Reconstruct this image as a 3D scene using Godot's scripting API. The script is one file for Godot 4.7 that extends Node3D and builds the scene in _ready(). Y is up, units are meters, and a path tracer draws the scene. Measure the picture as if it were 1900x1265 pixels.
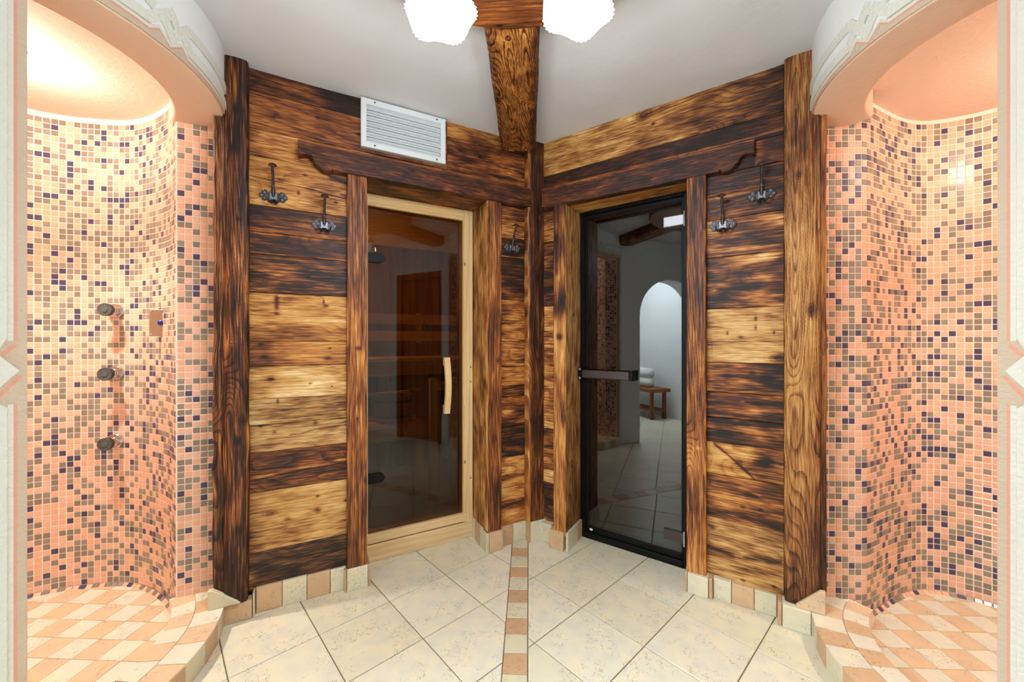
extends Node3D
# A small spa anteroom: two board-clad walls meet in a corner, each with a glass door (sauna, steam bath);
# a round mosaic shower stands on either side. Origin: the corner at floor level, +z towards the camera.

const S3 := 0.8660254
const PITCH := 0.0272
var TL := Transform3D(Basis(Vector3(S3, 0, -0.5), Vector3.UP, Vector3(0.5, 0, S3)), Vector3.ZERO)   # left wall: local x = -distance from corner, z = out of the wall
var TR := Transform3D(Basis(Vector3(S3, 0, 0.5), Vector3.UP, Vector3(-0.5, 0, S3)), Vector3.ZERO)   # right wall: local x = distance from corner
var LC := Vector2(-1.836, 1.15)
var RC := Vector2(1.636, 1.06)
var cam: Camera3D
var rng := RandomNumberGenerator.new()
var names := {}
var M := {}

# ------------------------------------------------------------------ mesh builder
class MB:
	var v := PackedVector3Array()
	var n := PackedVector3Array()
	var uv := PackedVector2Array()
	var idx := PackedInt32Array()
	var xf := Transform3D()

	func vert(p: Vector3, nn: Vector3, t: Vector2) -> int:
		v.append(xf * p)
		n.append((xf.basis * nn).normalized())
		uv.append(t)
		return v.size() - 1

	func tri_i(a: int, b: int, c: int) -> void:
		# keep the winding (clockwise front) in step with the normals
		var f := (v[b] - v[a]).cross(v[c] - v[a])
		if f.dot(n[a] + n[b] + n[c]) > 0.0:
			idx.append_array([a, c, b])
		else:
			idx.append_array([a, b, c])

	func quad(a: Vector3, b: Vector3, c: Vector3, d: Vector3, hint: Vector3, ua := Vector2(0, 0), ub := Vector2(1, 0), uc := Vector2(1, 1), ud := Vector2(0, 1)) -> void:
		var f := (b - a).cross(c - a)
		if f.length_squared() < 1e-16:
			f = (c - a).cross(d - a)
		if f.length_squared() < 1e-18:
			return
		f = f.normalized()
		if f.dot(hint) < 0.0:
			f = -f
		var i := vert(a, f, ua)
		vert(b, f, ub)
		vert(c, f, uc)
		vert(d, f, ud)
		tri_i(i, i + 1, i + 2)
		tri_i(i, i + 2, i + 3)

	func box(p0: Vector3, p1: Vector3, bev := 0.0, s := 1.0, off := Vector2.ZERO) -> void:
		# a box with chamfered edges on its front (z1) side
		var poly := PackedVector2Array([Vector2(p0.x, p0.y), Vector2(p1.x, p0.y), Vector2(p1.x, p1.y), Vector2(p0.x, p1.y)])
		prism(poly, p0.z, p1.z, bev, Transform2D(0, Vector2(s, s), 0, off))

	func prism(poly: PackedVector2Array, z0: float, z1: float, bev := 0.0, ut := Transform2D.IDENTITY, back := true) -> void:
		if Geometry2D.is_polygon_clockwise(poly):
			poly.reverse()
		var m := poly.size()
		var inner := PackedVector2Array()
		for i in m:
			var a := poly[(i + m - 1) % m]
			var b := poly[i]
			var c := poly[(i + 1) % m]
			var e1 := (b - a).normalized()
			var e2 := (c - b).normalized()
			var n1 := Vector2(-e1.y, e1.x)
			var n2 := Vector2(-e2.y, e2.x)
			var mm := n1 + n2
			if mm.length() < 0.2:
				inner.append(b + n1 * bev)
			else:
				mm = mm.normalized()
				inner.append(b + mm * (bev / maxf(0.35, mm.dot(n1))))
		var top := inner if bev > 0.0 else poly
		var ids := Geometry2D.triangulate_polygon(top)
		if ids.is_empty() and bev > 0.0:
			top = poly
			inner = poly
			ids = Geometry2D.triangulate_polygon(poly)
		var base := v.size()
		for p in top:
			vert(Vector3(p.x, p.y, z1), Vector3(0, 0, signf(z1 - z0)), ut * p)
		for i in range(0, ids.size(), 3):
			tri_i(base + ids[i], base + ids[i + 1], base + ids[i + 2])
		if back:
			var b2 := v.size()
			var ids2 := Geometry2D.triangulate_polygon(poly)
			for p in poly:
				vert(Vector3(p.x, p.y, z0), Vector3(0, 0, signf(z0 - z1)), ut * p)
			for i in range(0, ids2.size(), 3):
				tri_i(b2 + ids2[i], b2 + ids2[i + 1], b2 + ids2[i + 2])
		var zb := z1 - signf(z1 - z0) * bev
		for i in m:
			var j := (i + 1) % m
			var e := (poly[j] - poly[i]).normalized()
			var out := Vector3(e.y, -e.x, 0)
			var d := Vector3(0, 0, 1)
			quad(Vector3(poly[i].x, poly[i].y, z0), Vector3(poly[j].x, poly[j].y, z0), Vector3(poly[j].x, poly[j].y, zb), Vector3(poly[i].x, poly[i].y, zb), out, ut * poly[i], ut * poly[j], ut * (poly[j] + Vector2(-e.y, e.x) * (zb - z0) * 0.5), ut * (poly[i] + Vector2(-e.y, e.x) * (zb - z0) * 0.5))
			if bev > 0.0 and top == inner:
				quad(Vector3(poly[i].x, poly[i].y, zb), Vector3(poly[j].x, poly[j].y, zb), Vector3(inner[j].x, inner[j].y, z1), Vector3(inner[i].x, inner[i].y, z1), out + d * signf(z1 - z0), ut * poly[i], ut * poly[j], ut * inner[j], ut * inner[i])

	# a board along its length (vertical or horizontal) with grain from an atlas rectangle; edges may wander like a log's
	func board(l0: float, l1: float, w0: float, w1: float, d0: float, d1: float, r: Rect2, vertical := false, bev := 0.003, segs := 1, wob := 0.0, sd := 0, bow := 0.0) -> void:
		var fn := FastNoiseLite.new()
		fn.seed = sd
		fn.frequency = 3.0
		var rows := []
		for i in segs + 1:
			var f := float(i) / segs
			var l := lerpf(l0, l1, f)
			var a := w0 + wob * fn.get_noise_2d(l * 1.2, 1.0) + wob * 0.35 * fn.get_noise_2d(l * 6.0, 9.0)
			var b := w1 + wob * fn.get_noise_2d(l * 1.2, 30.0) + wob * 0.35 * fn.get_noise_2d(l * 6.0, 39.0)
			var dd := d1 + wob * 0.3 * fn.get_noise_2d(l * 2.0, 60.0)
			var pts := [[a, d0, 0.0], [a, dd - bev - bow, 0.02]]
			if bow > 0.0:
				pts.append([lerpf(a, b, 0.06), dd - bow * 0.45, 0.06])
				pts.append([lerpf(a, b, 0.2), dd - bow * 0.1, 0.2])
				pts.append([lerpf(a, b, 0.5), dd, 0.5])
				pts.append([lerpf(a, b, 0.8), dd - bow * 0.1, 0.8])
				pts.append([lerpf(a, b, 0.94), dd - bow * 0.45, 0.94])
			else:
				var k := minf(bev, (b - a) * 0.4)
				pts.append([a + k, dd, k / (b - a)])
				pts.append([b - k, dd, 1.0 - k / (b - a)])
			pts.append([b, dd - bev - bow, 0.98])
			pts.append([b, d0, 1.0])
			rows.append([l, pts, f])
		var P := func(l: float, w: float, d: float) -> Vector3:
			return Vector3(w, l, d) if vertical else Vector3(l, w, d)
		var mid: Vector3 = P.call((l0 + l1) / 2, (w0 + w1) / 2, (d0 + d1) / 2)
		for i in segs:
			var A: Array = rows[i]
			var B: Array = rows[i + 1]
			for j in A[1].size() - 1:
				var a0: Vector3 = P.call(A[0], A[1][j][0], A[1][j][1])
				var a1: Vector3 = P.call(A[0], A[1][j + 1][0], A[1][j + 1][1])
				var b0: Vector3 = P.call(B[0], B[1][j][0], B[1][j][1])
				var b1: Vector3 = P.call(B[0], B[1][j + 1][0], B[1][j + 1][1])
				var fa: float = A[2]
				var fb: float = B[2]
				if vertical:
					fa = 1.0 - fa
					fb = 1.0 - fb
				var v0: float = A[1][j][2]
				var v1: float = A[1][j + 1][2]
				if not vertical:
					v0 = 1.0 - v0
					v1 = 1.0 - v1
				var hint := (a0 + b1) / 2 - mid
				if j == 0 or j == A[1].size() - 2:
					hint = (P.call(0, 1, 0) as Vector3) * (-1.0 if j == 0 else 1.0)
				else:
					hint = Vector3(0, 0, 1)
				quad(a0, a1, b1, b0, hint, r.position + r.size * Vector2(fa, v0), r.position + r.size * Vector2(fa, v1), r.position + r.size * Vector2(fb, v1), r.position + r.size * Vector2(fb, v0))
		for e in [0, segs]:
			var A: Array = rows[e]
			var hint2: Vector3 = (P.call(1, 0, 0) as Vector3) * (-1.0 if e == 0 else 1.0)
			var f2 := 0.01 if (e == 0) != vertical else 0.99
			for j in range(1, A[1].size() - 2):
				quad(P.call(A[0], A[1][0][0], A[1][0][1]), P.call(A[0], A[1][j][0], A[1][j][1]), P.call(A[0], A[1][j + 1][0], A[1][j + 1][1]), P.call(A[0], A[1][-1][0], A[1][-1][1]), hint2, r.position + r.size * Vector2(f2, 0.1), r.position + r.size * Vector2(f2, 0.3), r.position + r.size * Vector2(f2, 0.6), r.position + r.size * Vector2(f2, 0.9))

	func grid(nu: int, nv: int, f: Callable, us := 1.0, vs := 1.0) -> void:
		var p := PackedVector3Array()
		for j in nv + 1:
			for i in nu + 1:
				p.append(f.call(float(i) / nu, float(j) / nv))
		var base := v.size()
		for j in nv + 1:
			for i in nu + 1:
				var e := 0.35
				var u := float(i) / nu
				var w := float(j) / nv
				var du: Vector3 = f.call(minf(u + e / nu, 1.0), w) - f.call(maxf(u - e / nu, 0.0), w)
				var dv: Vector3 = f.call(u, minf(w + e / nv, 1.0)) - f.call(u, maxf(w - e / nv, 0.0))
				var nn := du.cross(dv)
				if nn.length_squared() < 1e-18:
					nn = Vector3.UP
				vert(p[j * (nu + 1) + i], nn, Vector2(u * us, w * vs))
		for j in nv:
			for i in nu:
				var a := base + j * (nu + 1) + i
				tri_i(a, a + 1, a + nu + 2)
				tri_i(a, a + nu + 2, a + nu + 1)

	func lathe(prof: Array, seg := 20) -> void:
		var m := prof.size() - 1
		for k in m:
			var a: Vector2 = prof[k]
			var b: Vector2 = prof[k + 1]
			var t := (b - a)
			var nr := Vector2(t.y, -t.x).normalized()
			var base := v.size()
			for i in seg + 1:
				var an := TAU * i / seg
				var c := Vector3(cos(an), 0, sin(an))
				var nn := c * nr.x + Vector3.UP * nr.y
				vert(c * a.x + Vector3.UP * a.y, nn, Vector2(float(i) / seg, float(k) / m))
				vert(c * b.x + Vector3.UP * b.y, nn, Vector2(float(i) / seg, float(k + 1) / m))
			for i in seg:
				var q := base + i * 2
				if a.x > 1e-6:
					tri_i(q, q + 2, q + 1)
				if b.x > 1e-6:
					tri_i(q + 1, q + 2, q + 3)

	func tube(pts: Array, r: Array, seg := 8, flat := 1.0) -> void:
		var base := v.size()
		var m := pts.size()
		var side := Vector3.ZERO
		for k in m:
			var t: Vector3 = (pts[mini(k + 1, m - 1)] - pts[maxi(k - 1, 0)]).normalized()
			if side == Vector3.ZERO:
				side = t.cross(Vector3(0.31, 0.2, 0.93)).normalized()
			side = (side - t * side.dot(t)).normalized()
			var up := t.cross(side)
			for i in seg + 1:
				var an := TAU * i / seg
				var d := side * cos(an) + up * sin(an) * flat
				var rr: float = r[mini(k, r.size() - 1)]
				vert(pts[k] + d * rr, d, Vector2(float(k) / (m - 1), float(i) / seg))
		for k in m - 1:
			for i in seg:
				var a := base + k * (seg + 1) + i
				tri_i(a, a + 1, a + seg + 1)
				tri_i(a + 1, a + seg + 2, a + seg + 1)
		for e in [0, m - 1]:
			var c := vert(pts[e], (pts[e] - pts[1 if e == 0 else m - 2]).normalized(), Vector2.ZERO)
			for i in seg:
				var q := v.size()
				vert(v[base + e * (seg + 1) + i], n[c], Vector2.ZERO)
				vert(v[base + e * (seg + 1) + i + 1], n[c], Vector2.ZERO)
				tri_i(c, q, q + 1)

	func mesh() -> ArrayMesh:
		var a := []
		a.resize(Mesh.ARRAY_MAX)
		a[Mesh.ARRAY_VERTEX] = v
		a[Mesh.ARRAY_NORMAL] = n
		a[Mesh.ARRAY_TEX_UV] = uv
		a[Mesh.ARRAY_INDEX] = idx
		var m := ArrayMesh.new()
		m.add_surface_from_arrays(Mesh.PRIMITIVE_TRIANGLES, a)
		return m

# ------------------------------------------------------------------ wood atlas: each board gets its own strip of grain
class Atlas:
	var w: int
	var h: int
	var cx := 0
	var cy := 0
	var rh := 0
	var jobs := []
	var data := PackedByteArray()

	func _init(ww: int, hh: int) -> void:
		w = ww
		h = hh
		data.resize(w * h * 3)

	func strip(length: float, width: float, spec: Dictionary, pu := 700.0, pv := 700.0) -> Rect2:
		var bw := mini(int(length * pu), w)
		var bh := maxi(int(width * pv), 8)
		if cx + bw > w:
			cx = 0
			cy += rh
			rh = 0
		if cy + bh > h:
			push_error("atlas full %d %d" % [cy, bh])
			return Rect2(0, 0, 0.1, 0.1)
		jobs.append([cx, cy, bw, bh, spec, float(bw) / length, float(bh) / width])
		var r := Rect2((cx + 1.0) / w, (cy + 1.0) / h, (bw - 2.0) / w, (bh - 2.0) / h)
		cx += bw
		rh = maxi(rh, bh)
		return r

	static func field(sd: int, fw: int, fh: int, freq: float, oct: int) -> PackedByteArray:
		var f := FastNoiseLite.new()
		f.seed = sd
		f.noise_type = FastNoiseLite.TYPE_SIMPLEX_SMOOTH
		f.frequency = freq
		f.fractal_octaves = oct
		var im := f.get_seamless_image(fw, fh, false, false, 0.15)
		im.convert(Image.FORMAT_L8)
		im.resize(1024, 1024, Image.INTERPOLATE_CUBIC)
		return im.get_data()

	static func ramp(t: float, grey: float, red: float) -> Color:
		var st := [[0.0, Color8(22, 12, 8)], [0.15, Color8(54, 27, 14)], [0.3, Color8(101, 53, 22)], [0.45, Color8(155, 93, 39)], [0.6, Color8(198, 139, 68)], [0.75, Color8(220, 170, 100)], [0.9, Color8(236, 200, 142)], [1.0, Color8(245, 222, 176)]]
		var c: Color = st[0][1]
		for i in st.size() - 1:
			if t >= st[i][0]:
				var q: Color = st[i][1]
				c = q.lerp(st[i + 1][1], clampf((t - st[i][0]) / (st[i + 1][0] - st[i][0]), 0.0, 1.0))
		var l := c.get_luminance()
		c = c.lerp(Color(l * 1.06, l * 0.98, l * 0.8), grey)
		return Color(c.r, c.g * (1.0 - 0.1 * red), c.b * (1.0 - 0.08 * red))

	func paint() -> ImageTexture:
		var n1 := field(11, 44, 1024, 0.16, 3)
		var n2 := field(23, 150, 420, 0.05, 3)
		var n3 := field(37, 40, 230, 0.022, 1)
		var n4 := field(51, 72, 1024, 0.38, 2)
		var k := 0
		for j in jobs:
			k += 1
			var x0: int = j[0]
			var y0: int = j[1]
			var bw: int = j[2]
			var bh: int = j[3]
			var s: Dictionary = j[4]
			var pts: Array = s.get("p", [[0.0, 0.4], [1.0, 0.4]])
			var base := PackedFloat32Array()
			base.resize(bw)
			for x in bw:
				var u := float(x) / bw
				var t: float = pts[-1][1]
				if u <= pts[0][0]:
					t = pts[0][1]
				else:
					for q in pts.size() - 1:
						if u >= pts[q][0] and u <= pts[q + 1][0]:
							var f: float = (u - pts[q][0]) / (pts[q + 1][0] - pts[q][0])
							t = lerpf(pts[q][1], pts[q + 1][1], f * f * (3.0 - 2.0 * f))
				base[x] = t
			var vp: Array = s.get("v", [])
			var str_: float = s.get("s", 0.3) / 128.0 * 0.54
			var pat: float = s.get("b", 0.35) / 128.0 * 0.62
			var fine: float = s.get("f", 0.2) / 128.0
			var rings: float = s.get("r", 5.0) / 255.0
			var lines: float = s.get("l", 0.12)
			var oy := (k * 611) & 1023
			var su: int = s.get("su", 1)
			var ox := (k * 337) % maxi(1, 1010 - bw * su) if bw * su < 1010 else 4
			var tone := PackedFloat32Array()
			tone.resize(bw * bh)
			for y in bh:
				var fv := float(y) / bh
				var dv := 0.0
				for q in vp:
					var e: float = (fv - q[0]) / q[1]
					dv += q[2] * exp(-e * e)
				var edge := minf(fv, 1.0 - fv) * bh
				if edge < 2.0:
					dv -= 0.05
				var row := ((y + oy) & 1023) * 1024
				var row2 := ((y * 2 + oy) & 1023) * 1024
				var o := y * bw
				for x in bw:
					var xi := (x * su + ox) & 1023
					var c := n3[row2 + xi] * rings
					c -= floorf(c)
					tone[o + x] = base[x] + dv + (n1[row + xi] - 128) * str_ + (n2[row + xi] - 128) * pat + (n4[row + xi] - 128) * fine - (lines * (c - 0.62) * 2.6 if c > 0.62 else 0.0)
			for q in s.get("k", []):
				# knots: u, v, radius in metres, depth
				var kx: float = q[0] * bw
				var ky: float = q[1] * bh
				var rx: float = q[2] * j[5] * (1.7 if q.size() < 5 else q[4])
				var ry: float = q[2] * j[6]
				var dep: float = q[3] if q.size() > 3 else 0.4
				for y in range(maxi(0, int(ky - ry * 3)), mini(bh, int(ky + ry * 3))):
					for x in range(maxi(0, int(kx - rx * 3)), mini(bw, int(kx + rx * 3))):
						var e := Vector2((x - kx) / rx, (y - ky) / ry).length()
						var g := exp(-e * e * 1.1)
						tone[y * bw + x] += -dep * g + 0.09 * sin(e * 11.0) * exp(-e * 1.1)
			for q in s.get("c", []):
				# cracks and char strokes: u0, v0, u1, v1, half width in metres, depth
				var a := Vector2(q[0] * bw, q[1] * bh)
				var b := Vector2(q[2] * bw, q[3] * bh)
				var hw: float = q[4] * j[6]
				for y in range(maxi(0, int(minf(a.y, b.y) - hw * 3 - 4)), mini(bh, int(maxf(a.y, b.y) + hw * 3 + 5))):
					for x in range(maxi(0, int(minf(a.x, b.x))), mini(bw, int(maxf(a.x, b.x)) + 1)):
						var f := clampf((x - a.x) / maxf(b.x - a.x, 1.0), 0.0, 1.0)
						var yy := lerpf(a.y, b.y, f) + (n1[(oy * 1024 + ((x + ox) & 1023)) & 1048575] - 128) * 0.03
						var e := absf(y - yy) / hw
						if e < 2.5:
							tone[y * bw + x] -= q[5] * exp(-e * e) * minf(1.0, 6.0 * minf(f, 1.0 - f) + 0.4)
			var gr: float = s.get("g", 0.0)
			var rd: float = s.get("red", 0.0)
			var lut := PackedByteArray()
			for i in 256:
				var c := ramp(i / 255.0, gr, rd)
				lut.append_array([int(c.r * 255), int(c.g * 255), int(c.b * 255)])
			for y in bh:
				var o := ((y0 + y) * w + x0) * 3
				var ti := y * bw
				for x in bw:
					var i := clampi(int(tone[ti + x] * 255.0), 0, 255) * 3
					data[o] = lut[i]
					data[o + 1] = lut[i + 1]
					data[o + 2] = lut[i + 2]
					o += 3
		return ImageTexture.create_from_image(Image.create_from_data(w, h, false, Image.FORMAT_RGB8, data))

# ------------------------------------------------------------------ node helpers
func numbered(called: String) -> String:
	if not names.has(called):
		names[called] = 0
		return called
	names[called] += 1
	return "%s_%03d" % [called, names[called]]

func thing(called: String, label: String, category: String, xf := Transform3D(), group := "") -> Node3D:
	var o := Node3D.new()
	o.name = numbered(called)
	add_child(o)
	o.transform = xf
	o.set_meta("label", label)
	o.set_meta("category", category)
	if group:
		o.set_meta("group", group)
	return o

func struct(called: String, xf := Transform3D(), label := "") -> Node3D:
	var o := Node3D.new()
	o.name = numbered(called)
	add_child(o)
	o.transform = xf
	o.set_meta("kind", "structure")
	if label:
		o.set_meta("label", label)
	return o

func part(parent: Node3D, called: String, mb: Variant, m: Material, xf := Transform3D()) -> MeshInstance3D:
	var o := MeshInstance3D.new()
	o.name = called
	o.mesh = mb.mesh() if mb is MB else mb
	o.material_override = m
	o.transform = xf
	parent.add_child(o, true)
	return o

func at(x: float, y: float, z: float) -> Transform3D:
	return Transform3D(Basis(), Vector3(x, y, z))

func lin(r: int, g: int, b: int) -> Color:
	return Color8(r, g, b)

func mat(called: String, c: Color, rough := 0.6, metal := 0.0, spec := 0.5) -> StandardMaterial3D:
	var m := StandardMaterial3D.new()
	m.resource_name = called
	m.albedo_color = c
	m.roughness = rough
	m.metallic = metal
	m.metallic_specular = spec
	M[called] = m
	return m

func noise_tex(sd: int, freq: float, oct: int, size := 512) -> ImageTexture:
	var f := FastNoiseLite.new()
	f.seed = sd
	f.frequency = freq
	f.fractal_octaves = oct
	f.noise_type = FastNoiseLite.TYPE_SIMPLEX_SMOOTH
	var im := f.get_seamless_image(size, size)
	im.convert(Image.FORMAT_RGB8)
	return ImageTexture.create_from_image(im)

func wall_mat(called: String, c: Color, bump: Texture2D, depth: float, scale := 1.0, tint: Texture2D = null) -> StandardMaterial3D:
	var m := mat(called, c, 0.85, 0.0, 0.3)
	m.uv1_triplanar = true
	m.uv1_world_triplanar = true
	m.uv1_scale = Vector3.ONE * scale
	m.heightmap_enabled = true
	m.heightmap_texture = bump
	m.heightmap_scale = depth
	if tint:
		m.albedo_texture = tint
	return m

func streaky(called: String, a: Color, b: Color, rough := 0.55) -> StandardMaterial3D:
	# plain new timber: fine straight grain along the texture's x
	var f := FastNoiseLite.new()
	f.seed = called.hash() & 0xffff
	f.frequency = 0.05
	f.fractal_octaves = 3
	var im := f.get_image(24, 256)
	im.resize(256, 256, Image.INTERPOLATE_CUBIC)
	im.convert(Image.FORMAT_RGB8)
	for y in 256:
		for x in 256:
			var t := im.get_pixel(x, y).r
			im.set_pixel(x, y, a.lerp(b, clampf((t - 0.25) * 1.6, 0.0, 1.0)))
	var m := mat(called, Color.WHITE, rough)
	m.albedo_texture = ImageTexture.create_from_image(im)
	return m

func marble() -> ImageTexture:
	# cream limestone: soft clouds, thin brown squiggles
	var size := 768
	var f1 := FastNoiseLite.new()
	f1.seed = 5
	f1.frequency = 0.011
	f1.fractal_octaves = 4
	var f2 := FastNoiseLite.new()
	f2.seed = 8
	f2.frequency = 0.02
	f2.fractal_octaves = 4
	f2.fractal_gain = 0.6
	var f3 := FastNoiseLite.new()
	f3.seed = 15
	f3.frequency = 0.007
	f3.fractal_octaves = 3
	var a := f1.get_image(size, size).get_data()
	var b := f2.get_image(size, size, false, false, false).get_data()
	var c := f3.get_image(size, size).get_data()
	var d := PackedByteArray()
	d.resize(size * size * 3)
	for i in size * size:
		var cl := (a[i] - 128) / 128.0
		var mask := clampf((c[i] - 118) / 40.0, 0.0, 1.0)
		var e := absf(b[i] - 127.5)
		var vein := maxf(0.0, 1.0 - e / 3.4) * mask * 0.8
		var warm := maxf(0.0, cl) * 0.09
		d[i * 3] = clampi(int(231.0 + cl * 9.0 - vein * 100.0), 0, 255)
		d[i * 3 + 1] = clampi(int(224.0 + cl * 7.0 - vein * 112.0 - warm * 30.0), 0, 255)
		d[i * 3 + 2] = clampi(int(200.0 + cl * 4.0 - vein * 118.0 - warm * 110.0), 0, 255)
	return ImageTexture.create_from_image(Image.create_from_data(size, size, false, Image.FORMAT_RGB8, d))

func proj(p: Vector3) -> Vector2:
	var q: Vector3 = cam.transform.affine_inverse() * p
	if q.z > -0.05:
		return Vector2(-9999, -9999)
	return Vector2(950.0 + 715.0 * q.x / -q.z, 632.5 - 715.0 * q.y / -q.z)

func smooth_curve(pts: Array, step := 0.008) -> PackedVector2Array:
	var out := PackedVector2Array()
	for i in pts.size() - 1:
		var p0: Vector2 = pts[maxi(i - 1, 0)]
		var p1: Vector2 = pts[i]
		var p2: Vector2 = pts[i + 1]
		var p3: Vector2 = pts[mini(i + 2, pts.size() - 1)]
		var m := maxi(2, int(p1.distance_to(p2) / step))
		for k in m:
			out.append(p1.cubic_interpolate(p2, p0, p3, float(k) / m))
	out.append(pts[-1])
	return out

# ------------------------------------------------------------------ scene
func _ready() -> void:
	rng.seed = 7
	cam = Camera3D.new()
	cam.name = "camera"
	cam.position = Vector3(-0.0307, 1.2, 2.3705)
	cam.rotation_degrees = Vector3(0, 2.45, 0)
	cam.fov = rad_to_deg(2.0 * atan(632.5 / 715.0))
	cam.near = 0.02
	cam.current = true
	add_child(cam)
	var env := Environment.new()
	env.background_mode = Environment.BG_COLOR
	env.background_color = Color(0, 0, 0)
	env.tonemap_mode = Environment.TONE_MAPPER_LINEAR
	env.tonemap_exposure = 1.07
	env.sdfgi_enabled = true
	env.ssao_enabled = true
	env.ssil_enabled = true
	var we := WorldEnvironment.new()
	we.name = "environment"
	we.environment = env
	add_child(we)

	materials()
	planks = Atlas.new(2048, 1400)
	timbers = Atlas.new(2048, 2000)
	floor_and_ceiling()
	wall_left()
	wall_right()
	baseboards()
	shower(-1.0)
	shower(1.0)
	behind_camera()
	posts()
	beams()
	sauna_door()
	steam_door()
	sauna_inside()
	steam_inside()
	vent()
	hooks()
	jets()
	chandelier()
	for k in [["wood", planks], ["timber", timbers]]:
		var t: ImageTexture = k[1].paint()
		M[k[0]].albedo_texture = t
		M[k[0]].heightmap_enabled = true
		M[k[0]].heightmap_texture = t
		M[k[0]].heightmap_scale = 0.16

var planks: Atlas
var timbers: Atlas

func materials() -> void:
	mat("wood", Color.WHITE, 0.5, 0.0, 0.45)
	mat("timber", Color.WHITE, 0.52, 0.0, 0.45)
	var bump := noise_tex(3, 0.02, 5)
	var fine := noise_tex(9, 0.05, 3)
	wall_mat("plaster", lin(232, 232, 230), bump, 0.12, 1.1)
	wall_mat("ceiling_plaster", lin(220, 219, 222), bump, 0.1, 0.9)
	wall_mat("pink_plaster", lin(240, 208, 184), bump, 0.1, 1.2)
	wall_mat("pink_ceiling", lin(243, 217, 196), fine, 0.1, 1.6)
	wall_mat("bare_backing", lin(120, 108, 96), fine, 0.1)
	wall_mat("grout", lin(252, 242, 228), fine, 0.08, 3.0)
	wall_mat("floor_grout", lin(128, 112, 88), fine, 0.1, 4.0)
	wall_mat("band_stone", lin(220, 218, 206), fine, 0.3, 2.5)
	wall_mat("band_pink", lin(222, 160, 136), fine, 0.2, 2.5)
	wall_mat("band_beige", lin(204, 182, 160), fine, 0.25, 2.5)
	var mar := marble()
	for k in [["marble_cream", Color(1, 1, 1)], ["marble_cream_b", Color(0.98, 0.975, 0.955)], ["marble_pink", lin(250, 222, 200)], ["marble_pink_b", lin(238, 204, 180)], ["marble_pink_c", lin(248, 224, 206)], ["strip_pink", lin(224, 188, 164)], ["strip_cream", lin(240, 238, 228)]]:
		var m := mat(k[0], k[1], 0.34, 0.0, 0.5)
		m.albedo_texture = mar
		m.heightmap_enabled = true
		m.heightmap_texture = mar
		m.heightmap_scale = 0.03
	mat("tile_peach", lin(248, 197, 166), 0.24, 0.0, 0.5)
	mat("tile_peach_b", lin(246, 188, 154), 0.24, 0.0, 0.5)
	mat("tile_taupe", lin(164, 148, 130), 0.24, 0.0, 0.5)
	mat("tile_taupe_b", lin(150, 134, 116), 0.24, 0.0, 0.5)
	mat("tile_purple", lin(86, 76, 104), 0.24, 0.0, 0.5)
	mat("iron", lin(76, 76, 80), 0.4, 0.85)
	mat("iron_bright", lin(132, 132, 138), 0.42, 0.85)
	mat("iron_rust", lin(74, 52, 40), 0.5, 0.6)
	mat("chrome", lin(214, 208, 204), 0.12, 1.0)
	mat("satin", lin(206, 206, 216), 0.5, 0.6)
	mat("steel", lin(186, 168, 150), 0.34, 0.9)
	mat("rubber", lin(46, 46, 46), 0.55)
	mat("spray_rubber", lin(92, 96, 92), 0.5)
	mat("black_metal", lin(9, 9, 10), 0.45, 0.0, 0.3)
	mat("bronze_metal", lin(74, 66, 66), 0.32, 0.7)
	mat("vent_paint", lin(232, 236, 238), 0.4)
	mat("blue_button", lin(28, 44, 150), 0.25)
	streaky("pine", lin(236, 200, 142), lin(216, 172, 108))
	streaky("pine_pale", lin(238, 208, 160), lin(222, 186, 132))
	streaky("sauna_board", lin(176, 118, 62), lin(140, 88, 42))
	streaky("brown_door", lin(150, 88, 38), lin(110, 60, 22))
	var g := mat("sauna_glass", Color(0.52, 0.44, 0.28, 0.0), 0.0, 0.0, 0.5)
	g.refraction_enabled = true
	g.refraction_scale = 0.045
	g = mat("steam_glass", Color(0.34, 0.32, 0.27, 0.0), 0.0, 0.0, 0.5)
	g.refraction_enabled = true
	g.refraction_scale = 0.07
	g = mat("clear_glass", Color(1, 1, 1, 0.08), 0.02)
	g.transparency = BaseMaterial3D.TRANSPARENCY_ALPHA
	var sh := mat("shade_glass", lin(250, 250, 252), 0.35)
	sh.emission_enabled = true
	sh.emission = Color(0.97, 0.98, 1.0)
	sh.emission_energy_multiplier = 0.62
	var bu := mat("bulb_glow", lin(255, 255, 255), 0.3)
	bu.emission_enabled = true
	bu.emission = Color(1.0, 0.98, 0.95)
	bu.emission_energy_multiplier = 6.0
	var bd := mat("bulb_dim", lin(255, 236, 200), 0.4)
	bd.emission_enabled = true
	bd.emission = Color(1.0, 0.8, 0.5)
	bd.emission_energy_multiplier = 1.0
	var pn := mat("panel_glow", lin(255, 255, 255), 0.3)
	pn.emission_enabled = true
	pn.emission = Color(0.9, 0.96, 1.0)
	pn.emission_energy_multiplier = 5.0

func lamp(parent: Node3D, called: String, pos: Vector3, energy: float, c: Color, size: float) -> void:
	var l := OmniLight3D.new()
	l.name = called
	l.position = pos
	l.light_energy = energy
	l.light_color = c
	l.light_size = size
	l.omni_range = 12.0
	l.omni_attenuation = 2.0
	l.shadow_enabled = true
	parent.add_child(l, true)

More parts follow.
